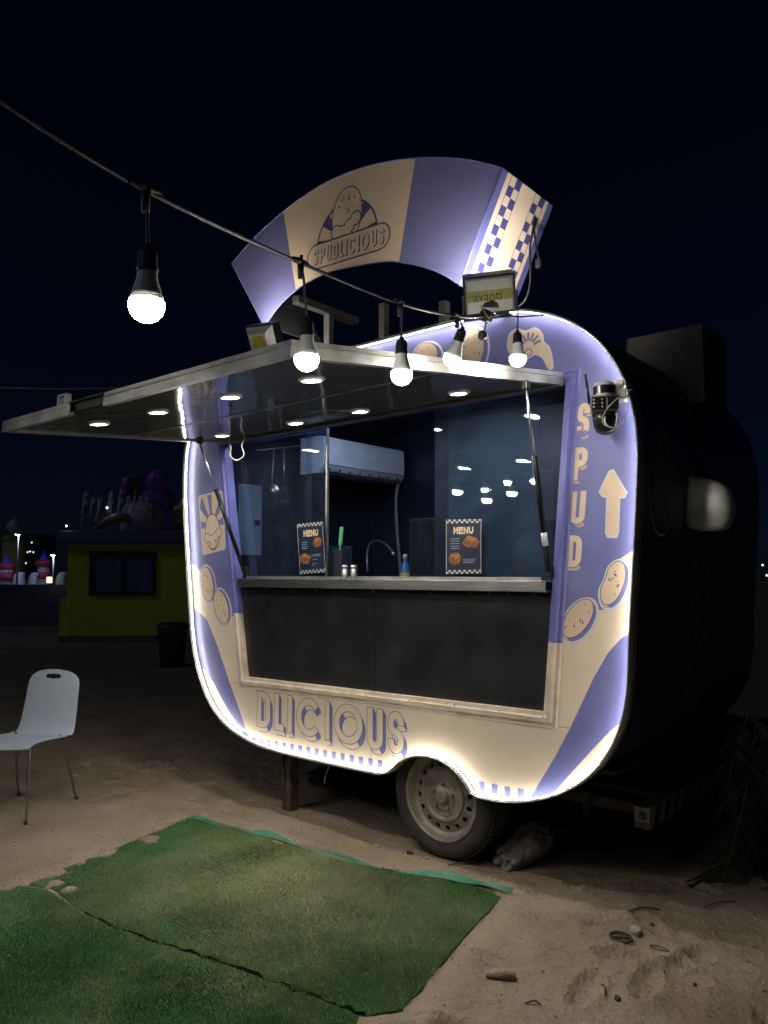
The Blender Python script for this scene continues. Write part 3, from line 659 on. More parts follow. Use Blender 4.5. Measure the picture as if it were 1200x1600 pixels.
# ------------------------------------------------------------------ end wall: round slashed sticker, check band, vent cover; roof box
def SX(x): return lambda y, z: (x, y, z)
def side_x(z):                                    # x of the right end wall at height z
    b = 0
    for i in range(len(OUTL)):
        (xa, za), (xb, zb_) = OUTL[i-1], OUTL[i]
        if (za-z)*(zb_-z) <= 0 and za != zb_: b = max(b, xa+(xb-xa)*(z-za)/(zb_-za))
    return b
def on_end(y, z, off): return (side_x(z)+off, y, z)
STK = mat('dark_yellow_sticker', (.16, .13, .09), .5); 
cyz = (.27, 1.93); mb = MB(); mb.tess([ell(cyz, .172, .258, 0, 32)], lambda y, z: on_end(y, z, .002)); stick = mb.build('round_sticker', mat('pale_sticker_rim', (.7, .68, .7), .5), T)
mb = MB(); mb.tess([ell(cyz, .165, .25, 0, 32)], lambda y, z: on_end(y, z, .0035)); mb.build('sticker_band', BLACK, stick)
mb = MB(); mb.tess([ell(cyz, .135, .21, 0, 32)], lambda y, z: on_end(y, z, .005)); mb.build('sticker_disc', STK, stick)
mb = MB(); mb.tess([stroke([(cyz[0]-.10, cyz[1]-.15), (cyz[0]+.10, cyz[1]+.15)], .03)], lambda y, z: on_end(y, z, .007)); mb.build('slash', BLACK, stick)
tm = text_mesh('GO', .15)
for v in tm.vertices: y, z = cyz[0]+.0+v.co.x*.45, cyz[1]-.15+v.co.y; v.co = on_end(y, z, .009)
tm.materials.append(BLACK); link('lettering', tm, stick)
CHK = mat('dark_check_print', (.12, .1, .09), .5); mb = MB()
for i in range(4):
    for k in range(34):
        if (i+k) % 2: continue
        y, z = .72+i*.075, .75+k*.055
        if z < 2.5: mb.poly([on_end(y, z, .003), on_end(y+.075, z, .003), on_end(y+.075, z+.055, .003), on_end(y, z+.055, .003)])
mb.build('check_band', CHK, T)
# rounded steel cowl sticking out of the end wall, its face turned forwards
YC = .62; cw = [at(px, py, Y=YC) for px, py in ((1069, 743), (1136, 757), (1135, 826), (1071, 826))]
mb = MB(); NV = 12; fr_, bk_ = [], []
for j in range(NV+1):
    for i in range(NV+1):
        u, v = i/NV, j/NV; p = (cw[3]*(1-u)+cw[2]*u)*(1-v)+(cw[0]*(1-u)+cw[1]*u)*v; uu, vv_ = 2*u-1, 2*v-1
        p = p+Vector((.018*uu*(1-vv_**2)-.012*uu*abs(vv_)**6, -.016*(1-uu*uu*.8)*(1-vv_*vv_*.5), .008*vv_*(1-uu**2)-.012*vv_*abs(uu)**6)); fr_.append(mb.bm.verts.new(p))
W1 = NV+1
mb._tag([mb.bm.faces.new((fr_[j*W1+i], fr_[j*W1+i+1], fr_[(j+1)*W1+i+1], fr_[(j+1)*W1+i])) for j in range(NV) for i in range(NV)], True)
rim = [fr_[i] for i in range(W1)]+[fr_[j*W1+NV] for j in range(1, W1)]+[fr_[NV*W1+i] for i in range(NV-1, -1, -1)]+[fr_[j*W1] for j in range(NV-1, 0, -1)]
b1 = [mb.bm.verts.new(v.co+Vector((.006, .04, 0))) for v in rim]; b2 = [mb.bm.verts.new(v.co+Vector((-.02, .16, 0))) for v in rim]; n_ = len(rim)
for A_, B_ in ((rim, b1), (b1, b2)): mb._tag([mb.bm.faces.new((A_[i], A_[(i+1) % n_], B_[(i+1) % n_], B_[i])) for i in range(n_)])
mb._tag([mb.bm.faces.new(b2)]); bmesh.ops.recalc_face_normals(mb.bm, faces=mb.bm.faces); cowl = mb.build('vent_cowl', mat('clouded_steel', (.74, .76, .66), .32, .2, var=.2, scale=9, bump=.05, bscale=14), T)
mb = MB(); c_ = (cw[0]+cw[3])/2; mb.box((c_.x-.03, YC+.06, c_.z), (.12, .05, .12)); mb.build('bracket', DARKM, cowl)
p = at(978, 525, Y=.95); p2 = at(1098, 510, Y=.95)
zt_b = at(1040, 517, Y=.95).z; mb = MB(); mb.box(((p.x+p2.x)/2, 1.15, zt_b-.22), (p2.x-p.x, .4, .44), bevel=.004); rb = mb.build('roof_vent_box', mat('dull_galvanised', (.05, .047, .042), .6, .4, var=.2), T)
mb = MB()
for k in range(13): mb.box((p2.x+.004, 1.15, zt_b-.41+k*.031), (.006, .36, .01))
mb.build('louvre', DARKM, rb)

# ------------------------------------------------------------------ wheel, arch, chassis
hub = at(692, 1252, Y=.06); WX, WZ = hub.x+.005, .318
wheel = bpy.data.objects.new('wheel', None)
MW = Matrix.Translation((WX, .045, WZ)) @ Matrix.Rotation(R(90), 4, 'X')      # lathe axis z points to -y
mb = MB(); mb.lathe([(.232, .012), (.25, .022), (.275, .024), (.30, .016), (.315, -.004), (.322, -.03), (.323, -.09), (.32, -.15), (.30, -.175), (.24, -.17), (.228, -.15), (.228, -.01), (.232, .012)], 72, MW, caps=False)
wheel = mb.build('wheel', RUBBER, T)
mb = MB()
for k in range(72):
    a = 2*math.pi*k/72
    for zz, ln in ((-.012, .03), (-.075, .05), (-.135, .03)):
        rot = (MW.to_3x3() @ Matrix.Rotation(a+(.03 if zz == -.075 else 0), 3, 'Z')); c = MW @ Vector((.3215*math.cos(a), .3215*math.sin(a), zz-.01))
        mb.box(c, (.01, .017, ln), rot)
mb.build('tread_blocks', RUBBER, wheel, kind='stuff')
# steel rim disc with round vent holes cut through
mb = MB(); NH = 16
mb.lathe([(.233, .013), (.228, .021), (.219, .021), (.214, .012), (.208, -.012), (.198, -.024), (.187, -.028)], 64, MW, caps=False)
ringo = [(.187*math.cos(2*math.pi*k/64), .187*math.sin(2*math.pi*k/64)) for k in range(64)]; ringi = [(.138*math.cos(2*math.pi*k/64), .138*math.sin(2*math.pi*k/64)) for k in range(64)]
holes = [[(.163*math.cos(2*math.pi*(k+.35)/NH)+.0145*math.cos(2*math.pi*j/12), .163*math.sin(2*math.pi*(k+.35)/NH)+.0145*math.sin(2*math.pi*j/12)) for j in range(12)] for k in range(NH)]
zf = lambda r: -.028+(.187-r)/.049*.016
V = []; E = []
for lp in [ringo, ringi]+holes:
    o_ = len(V); V += [Vector(p_) for p_ in lp]; E += [(o_+i, o_+(i+1) % len(lp)) for i in range(len(lp))]
r_ = geometry.delaunay_2d_cdt(V, E, [], 0, 1e-5); vs_ = [mb.bm.verts.new(MW @ Vector((v.x, v.y, zf(v.length)))) for v in r_[0]]
fs_ = []
for f_ in r_[2]:
    c_ = sum((r_[0][k] for k in f_), Vector((0, 0)))/len(f_)
    if c_.length > .1872 or not (c_.length > .137) or any((c_-Vector((.163*math.cos(2*math.pi*(k+.35)/NH), .163*math.sin(2*math.pi*(k+.35)/NH)))).length < .0138 for k in range(NH)): continue
    fs_.append(mb.bm.faces.new([vs_[k] for k in f_]))
mb._tag(fs_, True)
for lp in holes:
    A_ = [mb.bm.verts.new(MW @ Vector((p_[0], p_[1], zf(math.hypot(*p_))))) for p_ in lp]; B_ = [mb.bm.verts.new(MW @ Vector((p_[0], p_[1], zf(math.hypot(*p_))-.012))) for p_ in lp]
    mb._tag([mb.bm.faces.new((A_[i], A_[(i+1) % 12], B_[(i+1) % 12], B_[i])) for i in range(12)], True)
mb.lathe([(.138, -.012), (.130, -.004), (.122, -.004), (.114, -.010), (.095, -.022), (.088, -.022), (.082, -.010), (.060, -.006), (.044, -.006), (.040, .004), (.034, .014), (.028, .016)], 48, MW)
bmesh.ops.delete(mb.bm, geom=[v for v in mb.bm.verts if not v.link_faces], context='VERTS'); bmesh.ops.recalc_face_normals(mb.bm, faces=mb.bm.faces)
mb.build('rim', RIMP, wheel)
mb = MB(); mb.lathe([(.20, -.05), (.03, -.05)], 32, MW); mb.build('brake_drum', BLACK, wheel)
for k in range(5):
    a = 2*math.pi*(k+.2)/5; M5 = MW @ Matrix.Translation((.066*math.cos(a), .066*math.sin(a), -.012))
    mb = MB(); mb.lathe([(.017, 0), (.017, .004), (.0105, .005), (.0105, .02), (.006, .023)], 6 if k < 0 else 12, M5, smooth=False); mb.build('wheel_nut', RIMP, wheel)
# arch liner: curved sheet going inward from the arch
mb = MB(); al = crom(arch, 4); ang = [(x, z+.004) for x, z in al]
A_ = [mb.bm.verts.new((x, .0, z)) for x, z in ang]; B_ = [mb.bm.verts.new((x, .26, z)) for x, z in ang]
mb._tag([mb.bm.faces.new((A_[i], A_[i+1], B_[i+1], B_[i])) for i in range(len(ang)-1)], True); mb.tess([ang], Yp(.26)); mb.build('arch_liner', RUST, T)
# underside sheet and chassis rail
mb = MB(); mb.box((-.5, .55, .375), (2.9, .06, .07)); mb.box((-.5, 1.5, .375), (2.9, .06, .07)); mb.box((-.03, 1.02, .32), (.06, 1.6, .06)); mb.build('chassis_rail', RUST, T)
b0 = at(808, 1262, Y=.45); b1 = at(985, 1285, Y=.45)
mb = MB(); mb.box(((b0.x+b1.x)/2+.02, .47, .335), (b1.x-b0.x+.04, .05, .055), bevel=.004); mb.box((b0.x+.03, .44, .33), (.05, .03, .075)); mb.box(((b0.x+b1.x)/2+.1, .44, .315), (.035, .04, .12)); mb.build('tow_rail', RUST, T)
be = at(1003, 1278, Y=.35)
mb = MB(); mb.box((be.x, .95, be.z), (.075, 1.2, .10), bevel=.003); bump = mb.build('bumper_bar', mat('dusty_white_steel', (.36, .33, .29), .6, var=.25, scale=12), T)
mb = MB(); mb.box((be.x, .348, be.z-.033), (.068, .005, .026)); mb.build('red_reflector', REDR, bump)
mb = MB(); mb.lathe([(.02, 0), (.014, .006)], 12, Matrix.Translation((be.x+.005, .35, be.z+.01)) @ Matrix.Rotation(R(90), 4, 'X')); mb.build('bolt_head', BLACK, bump)
for k in range(4):
    y = .40+k*.13; mb = MB(); x = be.x+.039
    mb.poly([(x, y, be.z-.045), (x, y+.055, be.z-.045), (x, y+.10, be.z+.045), (x, y+.045, be.z+.045)]); mb.build('hazard_stripe', BLACK, bump)
ch = bpy.data.objects.new('safety_chain', None)
c0, c1 = at(826, 1275, Y=.40), at(902, 1288, Y=.40); NL = 15
mb = MB(); links = []
for k in range(NL):
    t = (k+.5)/NL; p = c0.lerp(c1, t); p.z -= .055*4*t*(1-t); t2 = t+.02; q2 = c0.lerp(c1, t2); q2.z -= .055*4*t2*(1-t2)
    d = (q2-p).normalized(); sdv = d.cross(Vector((0, 1, 0) if k % 2 else (0, .2, 1))).normalized()
    pts = [p+d*.0165*math.cos(a)*1.0+sdv*.008*math.sin(a) for a in [2*math.pi*j/10 for j in range(10)]]
    m1 = mb if k == 0 else MB(); m1.tube(pts, .0028, 5, True)
    if k == 0: chain = m1.build('safety_chain', RUST, T)
    else: m1.build('chain_link', RUST, chain)
# small tag and wire under the skirt
p = at(506, 1198, Y=.3)
mb = MB(); mb.box((p.x, .30, .33), (.05, .05, .12)); mb.build('jockey_bracket', mat('orange_wood', (.25, .1, .05), .7), T)
mb = MB(); mb.tube([at(515, 1190, Y=.2), at(513, 1202, Y=.2), at(508, 1212, Y=.2), at(507, 1224, Y=.2)], .004, 6); mb.build('hanging_wire', WHITEP, T)

# ================================================================== THINGS ON AND IN THE TRAILER
# interior: AC unit, hose, cabinet, utensils
ACX = at(633, 730, Y=1.88).x; y0a, y1a = at(506, 708, X=ACX).y, at(632, 730, X=ACX).y; za, zb_ = at(570, 692, X=ACX).z, at(566, 746, X=ACX).z
AC = thing('air_conditioner', 'bluish white wall air conditioner on the left end wall inside the trailer', 'air conditioner', (ACX-.1, (y0a+y1a)/2, zb_))
ACM = mat('bluish_white_plastic', (.68, .76, .92), .35, var=.04)
hA = (za-zb_)/2; mz = (za+zb_)/2; lp = [(-.26, hA), (-.03, hA), (-.008, hA*.9), (0, .1*hA), (-.004, -hA*.62), (-.05, -hA), (-.26, -hA)]
mb = MB(); mb.prism(lp, lambda x, z: (ACX+x, y0a, mz+z), lambda x, z: (ACX+x, y1a, mz+z)); mb.build('casing', ACM, AC, True)
mb = MB(); mb.box((ACX-.03, (y0a+y1a)/2, mz-hA*.88), (.02, y1a-y0a-.06, .016), Matrix.Rotation(R(-35), 3, 'Y')); mb.build('air_flap', mat('grey_flap', (.2, .22, .28), .5), AC, True)
mb = MB(); mb.box((ACX+.002, (y0a+y1a)/2, mz-hA*.55), (.004, y1a-y0a-.02, .004)); mb.build('panel_gap', DARKM, AC, True)
for k in range(8):
    mb = MB(); mb.box((ACX-.022, y0a+.08+k*(y1a-y0a-.16)/7, mz-hA*.80), (.02, .006, .02)); mb.build('vane', DARKM, AC, True)
mb = MB(); pts = [at(622, 756, X=ACX-.05), at(619, 780, X=ACX-.05), at(620, 820, X=ACX-.05), at(626, 893, X=ACX-.05)]
mb.tube([(*p_,) for p_ in crom([tuple(v) for v in pts], 10)], lambda t: .016+.002*math.sin(t*260), 10); o = mb.build('drain_hose', mat('grey_hose', (.16, .17, .19), .5), None)
o['label'] = 'grey corrugated hose hanging below the air conditioner'; o['category'] = 'hose'
mb = MB(); mb.tube([tuple(v) for v in crom([tuple(at(632, 725, X=ACX-.06)), tuple(at(645, 695, X=ACX-.06)), tuple(at(668, 676, X=ACX-.06))], 6)], .016, 8); o = mb.build('refrigerant_pipe', DARKM); o['label'] = 'dark pipe curving up from the air conditioner to the lining'; o['category'] = 'pipe'
XW = -2.06; a, b = at(373, 755, X=XW), at(409, 868, X=XW)
EB = thing('electrical_cabinet', 'pale blue electrical cabinet on the left end wall inside the trailer', 'cabinet', (XW-.05, (a.y+b.y)/2, b.z))
mb = MB(); mb.box((XW-.06, (a.y+b.y)/2, (a.z+b.z)/2), (.12, b.y-a.y, a.z-b.z), bevel=.008); mb.build('casing', mat('pale_blue_steel', (.15, .20, .29), .45, var=.05), EB, True)
mb = MB(); mb.box((XW+.002, b.y-.05, (a.z+b.z)/2-.02), (.006, .05, .04)); mb.build('latch', BLACK, EB, True)
XU = -1.98; a, b = at(443, 702, X=XU), at(445, 786, X=XU); U = thing('hanging_spatula', 'slotted steel turner hanging behind the left glass pane', 'spatula', tuple(a))
mb = MB(); mb.cyl(a, a.lerp(b, .70), .008, 10); mb.build('handle', STEEL, U, True)
h = a.lerp(b, .68); w = .048; L = (a.z-b.z)*.32; lp = [(-.012, 0), (.012, 0), (w*.8, -L*.25), (w, -L*.9), (w*.9, -L), (-w*.9, -L), (-w, -L*.9), (-w*.8, -L*.25)]
mb = MB(); mb.tess([lp]+[rrect(-w*.7+k*w*.36, -L*.85, -w*.7+k*w*.36+w*.16, -L*.35, 0) for k in range(4)], lambda y, z: (XU, h.y+y, h.z+z)); o = mb.build('blade', STEEL, U, True); md = o.modifiers.new('t', 'SOLIDIFY'); md.thickness = .002
a, b = at(428, 702, X=XU), at(424, 768, X=XU); mb = MB(); mb.cyl(a, b, .007, 8); mb.lathe([(.002, 0), (.03, .012), (.045, .04), (.047, .04), (.03, .006), (.002, -.006)], 20, Matrix.Translation(b) @ Matrix.Rotation(R(60), 4, 'Y'), caps=False); o = mb.build('hanging_ladle', STEEL); o['label'] = 'round steel ladle hanging beside the slotted turner'; o['category'] = 'ladle'
a, b = at(400, 704, X=XU), at(470, 696, X=XU); mb = MB(); mb.cyl(a, b, .006, 8); o = mb.build('utensil_rail', STEEL); o['label'] = 'thin steel rail with kitchen tools hanging inside the left pane'; o['category'] = 'rail'
# worktop inside at the back, sink tap, bottle, dark machine
mb = MB(); mb.box((-.9, 1.62, 1.385), (2.3, .6, .05)); mb.box((-.9, 1.64, .98), (2.25, .54, .76)); o = mb.build('back_counter', mat('dark_steel_counter', (.045, .06, .09), .35, .6)); o['label'] = 'dark worktop along the back wall inside the trailer'; o['category'] = 'counter'
pf = at(574, 893, Y=1.5); mb = MB()
mb.tube([tuple(v) for v in crom([tuple(at(574, 893, Y=1.5)), tuple(at(574, 862, Y=1.5)), tuple(at(581, 847, Y=1.5)), tuple(at(596, 846, Y=1.5)), tuple(at(610, 858, Y=1.5)), tuple(at(616, 867, Y=1.5))], 6)], .009, 10)
mb.cyl(at(611, 860, Y=1.5), at(617, 868, Y=1.5), .015, 10, .02); mb.cyl((pf.x, 1.5, 1.41), (pf.x, 1.5, 1.45), .025, 14); o = mb.build('gooseneck_tap', STEEL); o['label'] = 'steel gooseneck tap at the back of the open window'; o['category'] = 'tap'
def put(px, py, Y): return at(px, py, Y=Y)
a = put(633, 868, 1.45); B = thing('spray_bottle', 'blue and yellow bottle beside the black machine', 'bottle', (a.x, 1.45, 1.41))
mb = MB(); mb.lathe([(.045, 0), (.048, .01), (.048, .12), (.03, .16), (.016, .18), (.016, .2)], 18); mb.build('body', mat('blue_label', (.05, .13, .4), .4), B)
mb = MB(); mb.lathe([(.0485, .05), (.0485, .09)], 18, caps=False); mb.build('label_band', mat('yellow_label', (.5, .42, .08), .4), B)
mb = MB(); mb.lathe([(.018, .2), (.018, .235), (.01, .24)], 12); mb.build('cap', mat('white_cap', (.5, .6, .7), .4), B)
a, b = at(639, 811, Y=.6), at(680, 893, Y=.6); K = thing('card_terminal_cabinet', 'tall black box standing at the right of the open window', 'machine', ((a.x+b.x)/2, .6, 1.46))
mb = MB(); mb.box(((a.x+b.x)/2, .68, (a.z+1.38)/2), (b.x-a.x, .16, a.z-1.38), bevel=.006); mb.build('casing', mat('matt_black', (.006, .006, .007), .6, spec=.2), K, True)
mb = MB(); mb.box(((a.x+b.x)/2, .598, (a.z+1.48)/2), ((b.x-a.x)*.82, .004, (a.z-1.48)*.9)); mb.build('screen', mat('dark_screen', (.01, .012, .02), .15), K, True)
mb = MB(); mb.box((-.2, .66, 1.36), (1.7, .5, .04)); o = mb.build('serving_counter', mat('dark_inner_counter', (.03, .035, .05), .35, .5)); o['label'] = 'dark inner counter just behind the steel shelf'; o['category'] = 'counter'
# dim bluish ceiling batten inside, above the hatch head: what lights the air conditioner
IL = thing('ceiling_batten', 'dim bluish batten lamp under the trailer ceiling behind the hatch head', 'lamp', (-.95, .42, 2.74))
mb = MB(); mb.box((0, 0, .012), (.7, .05, .03), bevel=.004); mb.build('body', WHITEP, IL); mb = MB(); mb.box((0, .008, -.012), (.66, .03, .014)); mb.build('lit_cover', emitter('batten_cover', (.66, .80, 1), 105.0), IL)
# things on the shelf
zt = ZS+.0275
def on_shelf(px, py, Y): p = at(px, py, Y=Y); return Vector((p.x, Y, zt))
p = on_shelf(532, 893, .16); Hh = thing('knife_holder', 'clear box holder with a green handled knife on the shelf', 'holder', tuple(p))
mb = MB()
for (c, d) in (((0, -.045, .105), (.11, .004, .2)), ((0, .045, .105), (.11, .004, .2)), ((-.053, 0, .105), (.004, .086, .2)), ((.053, 0, .105), (.004, .086, .2))): mb.box(c, d)
mb.build('clear_box', GLASS_L, Hh); mb = MB(); mb.box((0, 0, .006), (.114, .094, .010), bevel=.002); mb.build('base', mat('brown_base', (.2, .11, .05), .6), Hh)
mb = MB(); mb.box((-.006, 0, .10), (.07, .05, .17), bevel=.004); mb.build('insert', mat('dark_insert', (.03, .03, .035), .5), Hh)
mb = MB(); mb.box((.004, 0, .265), (.026, .018, .12), Matrix.Rotation(R(6), 3, 'Y'), bevel=.007); mb.box((-.003, 0, .20), (.012, .004, .06)); mb.build('green_handle', mat('green_handle', (.10, .42, .16), .45), Hh)
for k, (px, lab) in enumerate(((539, 'steel shaker on the shelf next to the knife holder'), (553, 'steel shaker on the shelf farther from the knife holder'))):
    p = on_shelf(px, 893, .06); s_ = thing('steel_shaker', lab, 'shaker', tuple(p), group='shakers on the shelf')
    mb = MB(); mb.lathe([(.021, 0), (.022, .004), (.022, .055), (.020, .058), (.020, .062)], 20); mb.build('body', STEEL, s_)
    mb = MB(); mb.lathe([(.0215, .062), (.0215, .078), (.017, .083), (.003, .084)], 20); mb.build('cap', STEEL, s_)
# dark domed lid seen through the right pane
a = at(862, 880, Y=.78); mb = MB(); mb.lathe([(.30, 0), (.31, .03), (.295, .16), (.24, .29), (.15, .38), (.06, .425), (.01, .43)], 36, Matrix.Translation((a.x, .80, 1.385))); o = mb.build('domed_lid', mat('dark_lid', (.004, .006, .010), .5, spec=.2)); o['label'] = 'large dark domed lid behind the right glass pane'; o['category'] = 'lid'
# menus
def menu(c4, Y, label, fl):
    P3 = [at(*q, Y=Y) for q in c4]                # TL TR BR BL
    def bl_(u, v, l=0): p = (P3[3]*(1-u)+P3[2]*u)*(1-v)+(P3[0]*(1-u)+P3[1]*u)*v; return (p.x, p.y-.0007*l, p.z)
    Mn = thing('menu_board', label, 'menu', bl_(.5, 0), group='menus taped to the panes')
    mb = MB(); mb.prism([(0, 0), (1, 0), (1, 1), (0, 1)], lambda u, v: bl_(u, v, 0), lambda u, v: bl_(u, v, -5)); mb.build('board', [mat('menu_navy', (.006, .014, .04), .45)], Mn, True)
    CRM = mat('menu_cream', (.5, .47, .4), .5); mb = MB()
    for v0 in (.0, .93):
        for i in range(14):
            for j in range(2):
                if (i+j) % 2 == 0: mb.poly([bl_(i/14, v0+j*.035, 1), bl_((i+1)/14, v0+j*.035, 1), bl_((i+1)/14, v0+(j+1)*.035, 1), bl_(i/14, v0+(j+1)*.035, 1)])
    for u0 in (0, .985): mb.poly([bl_(u0, 0, .8), bl_(u0+.015, 0, .8), bl_(u0+.015, 1, .8), bl_(u0, 1, .8)])
    mb.build('check_border', CRM, Mn, True)
    ya = P3[2].x-P3[3].x; H = P3[0].z-P3[3].z
    for k, ch in enumerate('MENU'):
        lp = glyph(ch, .13, .13, .036); mb = MB(); mb.tess([[(fl[0]+.145*k+x, .73+z) for x, z in l] for l in lp], lambda u, v: bl_(u, v, 1.5)); mb.build('letter', mat('menu_gold', (.66, .52, .33), .5), Mn, True)
    FD = mat('fried_food', (.26, .10, .025), .6, var=.3, scale=60, col2=(.12, .03, .01)); FC = mat('crisp_food', (.42, .22, .07), .6, var=.3, scale=70, col2=(.22, .09, .02)); rd = random.Random(int(P3[0].x*100))
    for (u, v, s_) in fl[1]:
        mb = MB(); mb.tess([[(u+s_*1.2*(1+.18*rd.uniform(-1, 1))*math.cos(t), v+s_*.62*(1+.18*rd.uniform(-1, 1))*math.sin(t)) for t in [2*math.pi*k/16 for k in range(16)]]], lambda a, b: bl_(a, b, 1.2)); mb.build('food_picture', FD, Mn, True)
        mb = MB()
        for k in range(7):
            mb.tess([ell((u+s_*rd.uniform(-.7, .7), v+s_*rd.uniform(.0, .5)), s_*.32, s_*.12, rd.uniform(0, 3), 8)], lambda a, b, kk=k: bl_(a, b, 1.4+kk*.03))
        mb.build('food_topping', FC, Mn, True)
    TX = mat('menu_text', (.34, .38, .45), .5); mb = MB()
    for (u0, u1, v) in fl[2]: mb.poly([bl_(u0, v, 1.2), bl_(u1, v, 1.2), bl_(u1, v+.009, 1.2), bl_(u0, v+.009, 1.2)])
    mb.build('text_lines', TX, Mn, True, kind='stuff')
menu([(464, 819), (504, 815), (509, 894), (469, 897)], .06, 'navy menu with chequered border at the left glass pane', (.24, [(.76, .60, .15), (.25, .30, .17)], [(.14, .38, .62), (.14, .35, .58), (.14, .36, .53), (.14, .34, .49), (.5, .85, .36), (.5, .82, .33), (.55, .72, .26), (.5, .7, .18), (.5, .62, .15)]))
menu([(697, 812), (752, 811), (752, 896), (697, 897)], .06, 'navy menu with chequered border at the right glass pane', (.22, [(.72, .58, .18), (.25, .28, .16)], [(.14, .40, .64), (.14, .37, .60), (.14, .40, .55), (.14, .38, .50), (.14, .40, .46), (.5, .85, .26), (.5, .82, .23), (.5, .8, .2)]))

# security camera on the flange
cp = at(945, 632, Y=-.10)
SC = thing('security_camera', 'black two-lens security camera with stub aerial and looped wire on trailer corner', 'camera', tuple(at(968, 612, Y=-.03)))
mm = mat('camera_shell', (.55, .53, .47), .35, var=.05); bk = mat('camera_black', (.012, .012, .013), .25, var=.1)
Rc = Matrix.Rotation(R(24), 3, 'Z')
def cpt(v): return cp + Rc @ Vector(v)
mb = MB(); mb.box(at(970, 612, Y=-.02), (.05, .05, .10), bevel=.006); mb.build('wall_bracket', mm, SC, True)
mb = MB(); M4 = Matrix.Translation(cpt((.0, .0, .03))); mb.lathe([(.048, 0), (.05, .01), (.05, .055), (.044, .066), (.02, .07)], 24, M4); mb.box(cpt((.05, .01, .045)), (.09, .05, .05), Rc, .006); mb.build('pan_motor', mm, SC, True)
mb = MB(); mb.lathe([(.0505, .012), (.0505, .05)], 24, M4, caps=False); mb.build('motor_band', bk, SC, True)
mb = MB(); mb.box(cpt((0, -.01, -.005)), (.125, .085, .075), Rc, .012); hd = mb.build('upper_head', mat('camera_grey', (.10, .10, .095), .35), SC, True)
mb = MB(); mb.box(cpt((-.028, -.054, -.004)), (.058, .006, .056), Rc, .003); mb.build('lens_plate', bk, hd)
mb = MB(); mb.box(cpt((.034, -.054, -.004)), (.05, .006, .06), Rc, .003); mb.build('blank_plate', bk, hd)
for i in range(2):
    for k in range(3):
        mb = MB(); c = cpt((-.047+i*.036, -.0575, -.02+k*.016)); mb.lathe([(.0045, 0), (.004, .002)], 10, Matrix.Translation(c) @ Rc.to_4x4() @ Matrix.Rotation(R(90), 4, 'X')); mb.build('infrared_diode', mat('grey_diode', (.45, .43, .38), .3), hd)
mb = MB(); mb.lathe([(.011, 0), (.011, .004), (.006, .006)], 14, Matrix.Translation(cpt((-.03, -.0575, -.002))) @ Rc.to_4x4() @ Matrix.Rotation(R(90), 4, 'X')); mb.build('lens', mat('lens_glass', (.02, .02, .03), .05), hd)
mb = MB(); M5 = Matrix.Translation(cpt((0, -.01, -.045))) @ Rc.to_4x4(); mb.lathe([(.058, 0), (.055, -.03), (.05, -.06), (.038, -.085), (.015, -.095)], 24, M5); mb.build('lower_head', bk, SC, True)
mb = MB(); mb.lathe([(.036, 0), (.038, .004), (.032, .007)], 22, Matrix.Translation(cpt((.028, -.055, -.088))) @ Rc.to_4x4() @ Matrix.Rotation(R(75), 4, 'X') @ Matrix.Rotation(R(18), 4, 'Y'), caps=False); mb.build('lens_ring', mm, SC, True)
mb = MB(); a, b = at(921, 631, Y=-.13), at(915, 585, Y=-.13); mb.tube([a, a.lerp(b, .5), b], .0065, 8); mb.build('aerial', bk, SC, True)
mb = MB(); a, b = at(968, 621, Y=-.08), at(1022, 610, Y=.12); mb.tube([a, b], .007, 8); mb.build('side_aerial', bk, SC, True)
mb = MB(); mb.tube([tuple(at(px, py, Y=-.17)) for px, py in crom([(988, 608), (970, 618), (950, 637), (941, 655), (946, 665), (962, 667), (975, 657), (981, 632), (980, 617)], 5)], .0022, 6); mb.build('looped_wire', mat('grey_wire', (.35, .33, .28), .4), SC, True)

# ================================================================== ROOF SIGN
YS = 0.0
so = crom([face(*p, YS) for p in [(362, 412), (400, 369), (440, 333), (480, 303), (520, 280), (580, 258), (650, 247), (720, 248), (785, 262)]], 4)
si = crom([face(*p, YS) for p in [(718, 445), (690, 428), (660, 417), (630, 411), (600, 409), (540, 419), (505, 429), (470, 448), (440, 474), (413, 510)]], 4)
SL = so+si
if area(SL) < 0: SL.reverse()
SD = .55
RS = thing('roof_sign', 'curved arch sign with potato emblem standing on the trailer roof', 'sign', (-.69, .27, 2.84))
sregL = [face(*p, YS) for p in [(300, 380), (443, 332), (463, 458), (455, 480), (413, 560), (330, 520)]]; sregR = [face(*p, YS) for p in [(652, 232), (649, 247), (623, 412), (620, 430), (720, 470), (830, 300), (800, 220)]]
for g_ in (sregL, sregR):
    if area(g_) < 0: g_.reverse()
sf = cdt_panel([SL], [sregL, sregR], Yp(YS), [mat('sign_cream', (.80, .61, .40), .5, var=.05, scale=2), mat('sign_blue', (.18, .18, .36), .45, var=.08, scale=2)], 'sign_face', RS, True)
mb = MB()                                         # hollow behind: curved top skin and end skins, open below; inner skins coloured dark for its shade
def skin(pts, off, y0, y1):
    A = [mb.bm.verts.new((x, y0, z+off)) for x, z in pts]; B = [mb.bm.verts.new((x, y1, z+off)) for x, z in pts]
    mb._tag([mb.bm.faces.new((A[i], A[i+1], B[i+1], B[i])) for i in range(len(pts)-1)], True)
skin(so, 0, YS+.001, YS+SD); skin([so[-1], si[0]], 0, YS+.001, YS+SD); skin([si[-1], so[0]], 0, YS+.001, YS+SD); mb.mi = 1; skin(so[1:-1], -.012, YS+.006, YS+SD-.004); skin([(so[-1][0]-.012, so[-1][1]), (si[0][0]-.012, si[0][1])], 0, YS+.006, YS+SD); skin([(si[-1][0]+.012, si[-1][1]), (so[0][0]+.012, so[0][1])], 0, YS+.006, YS+SD); mb.tess([SL], Yp(YS+.006))
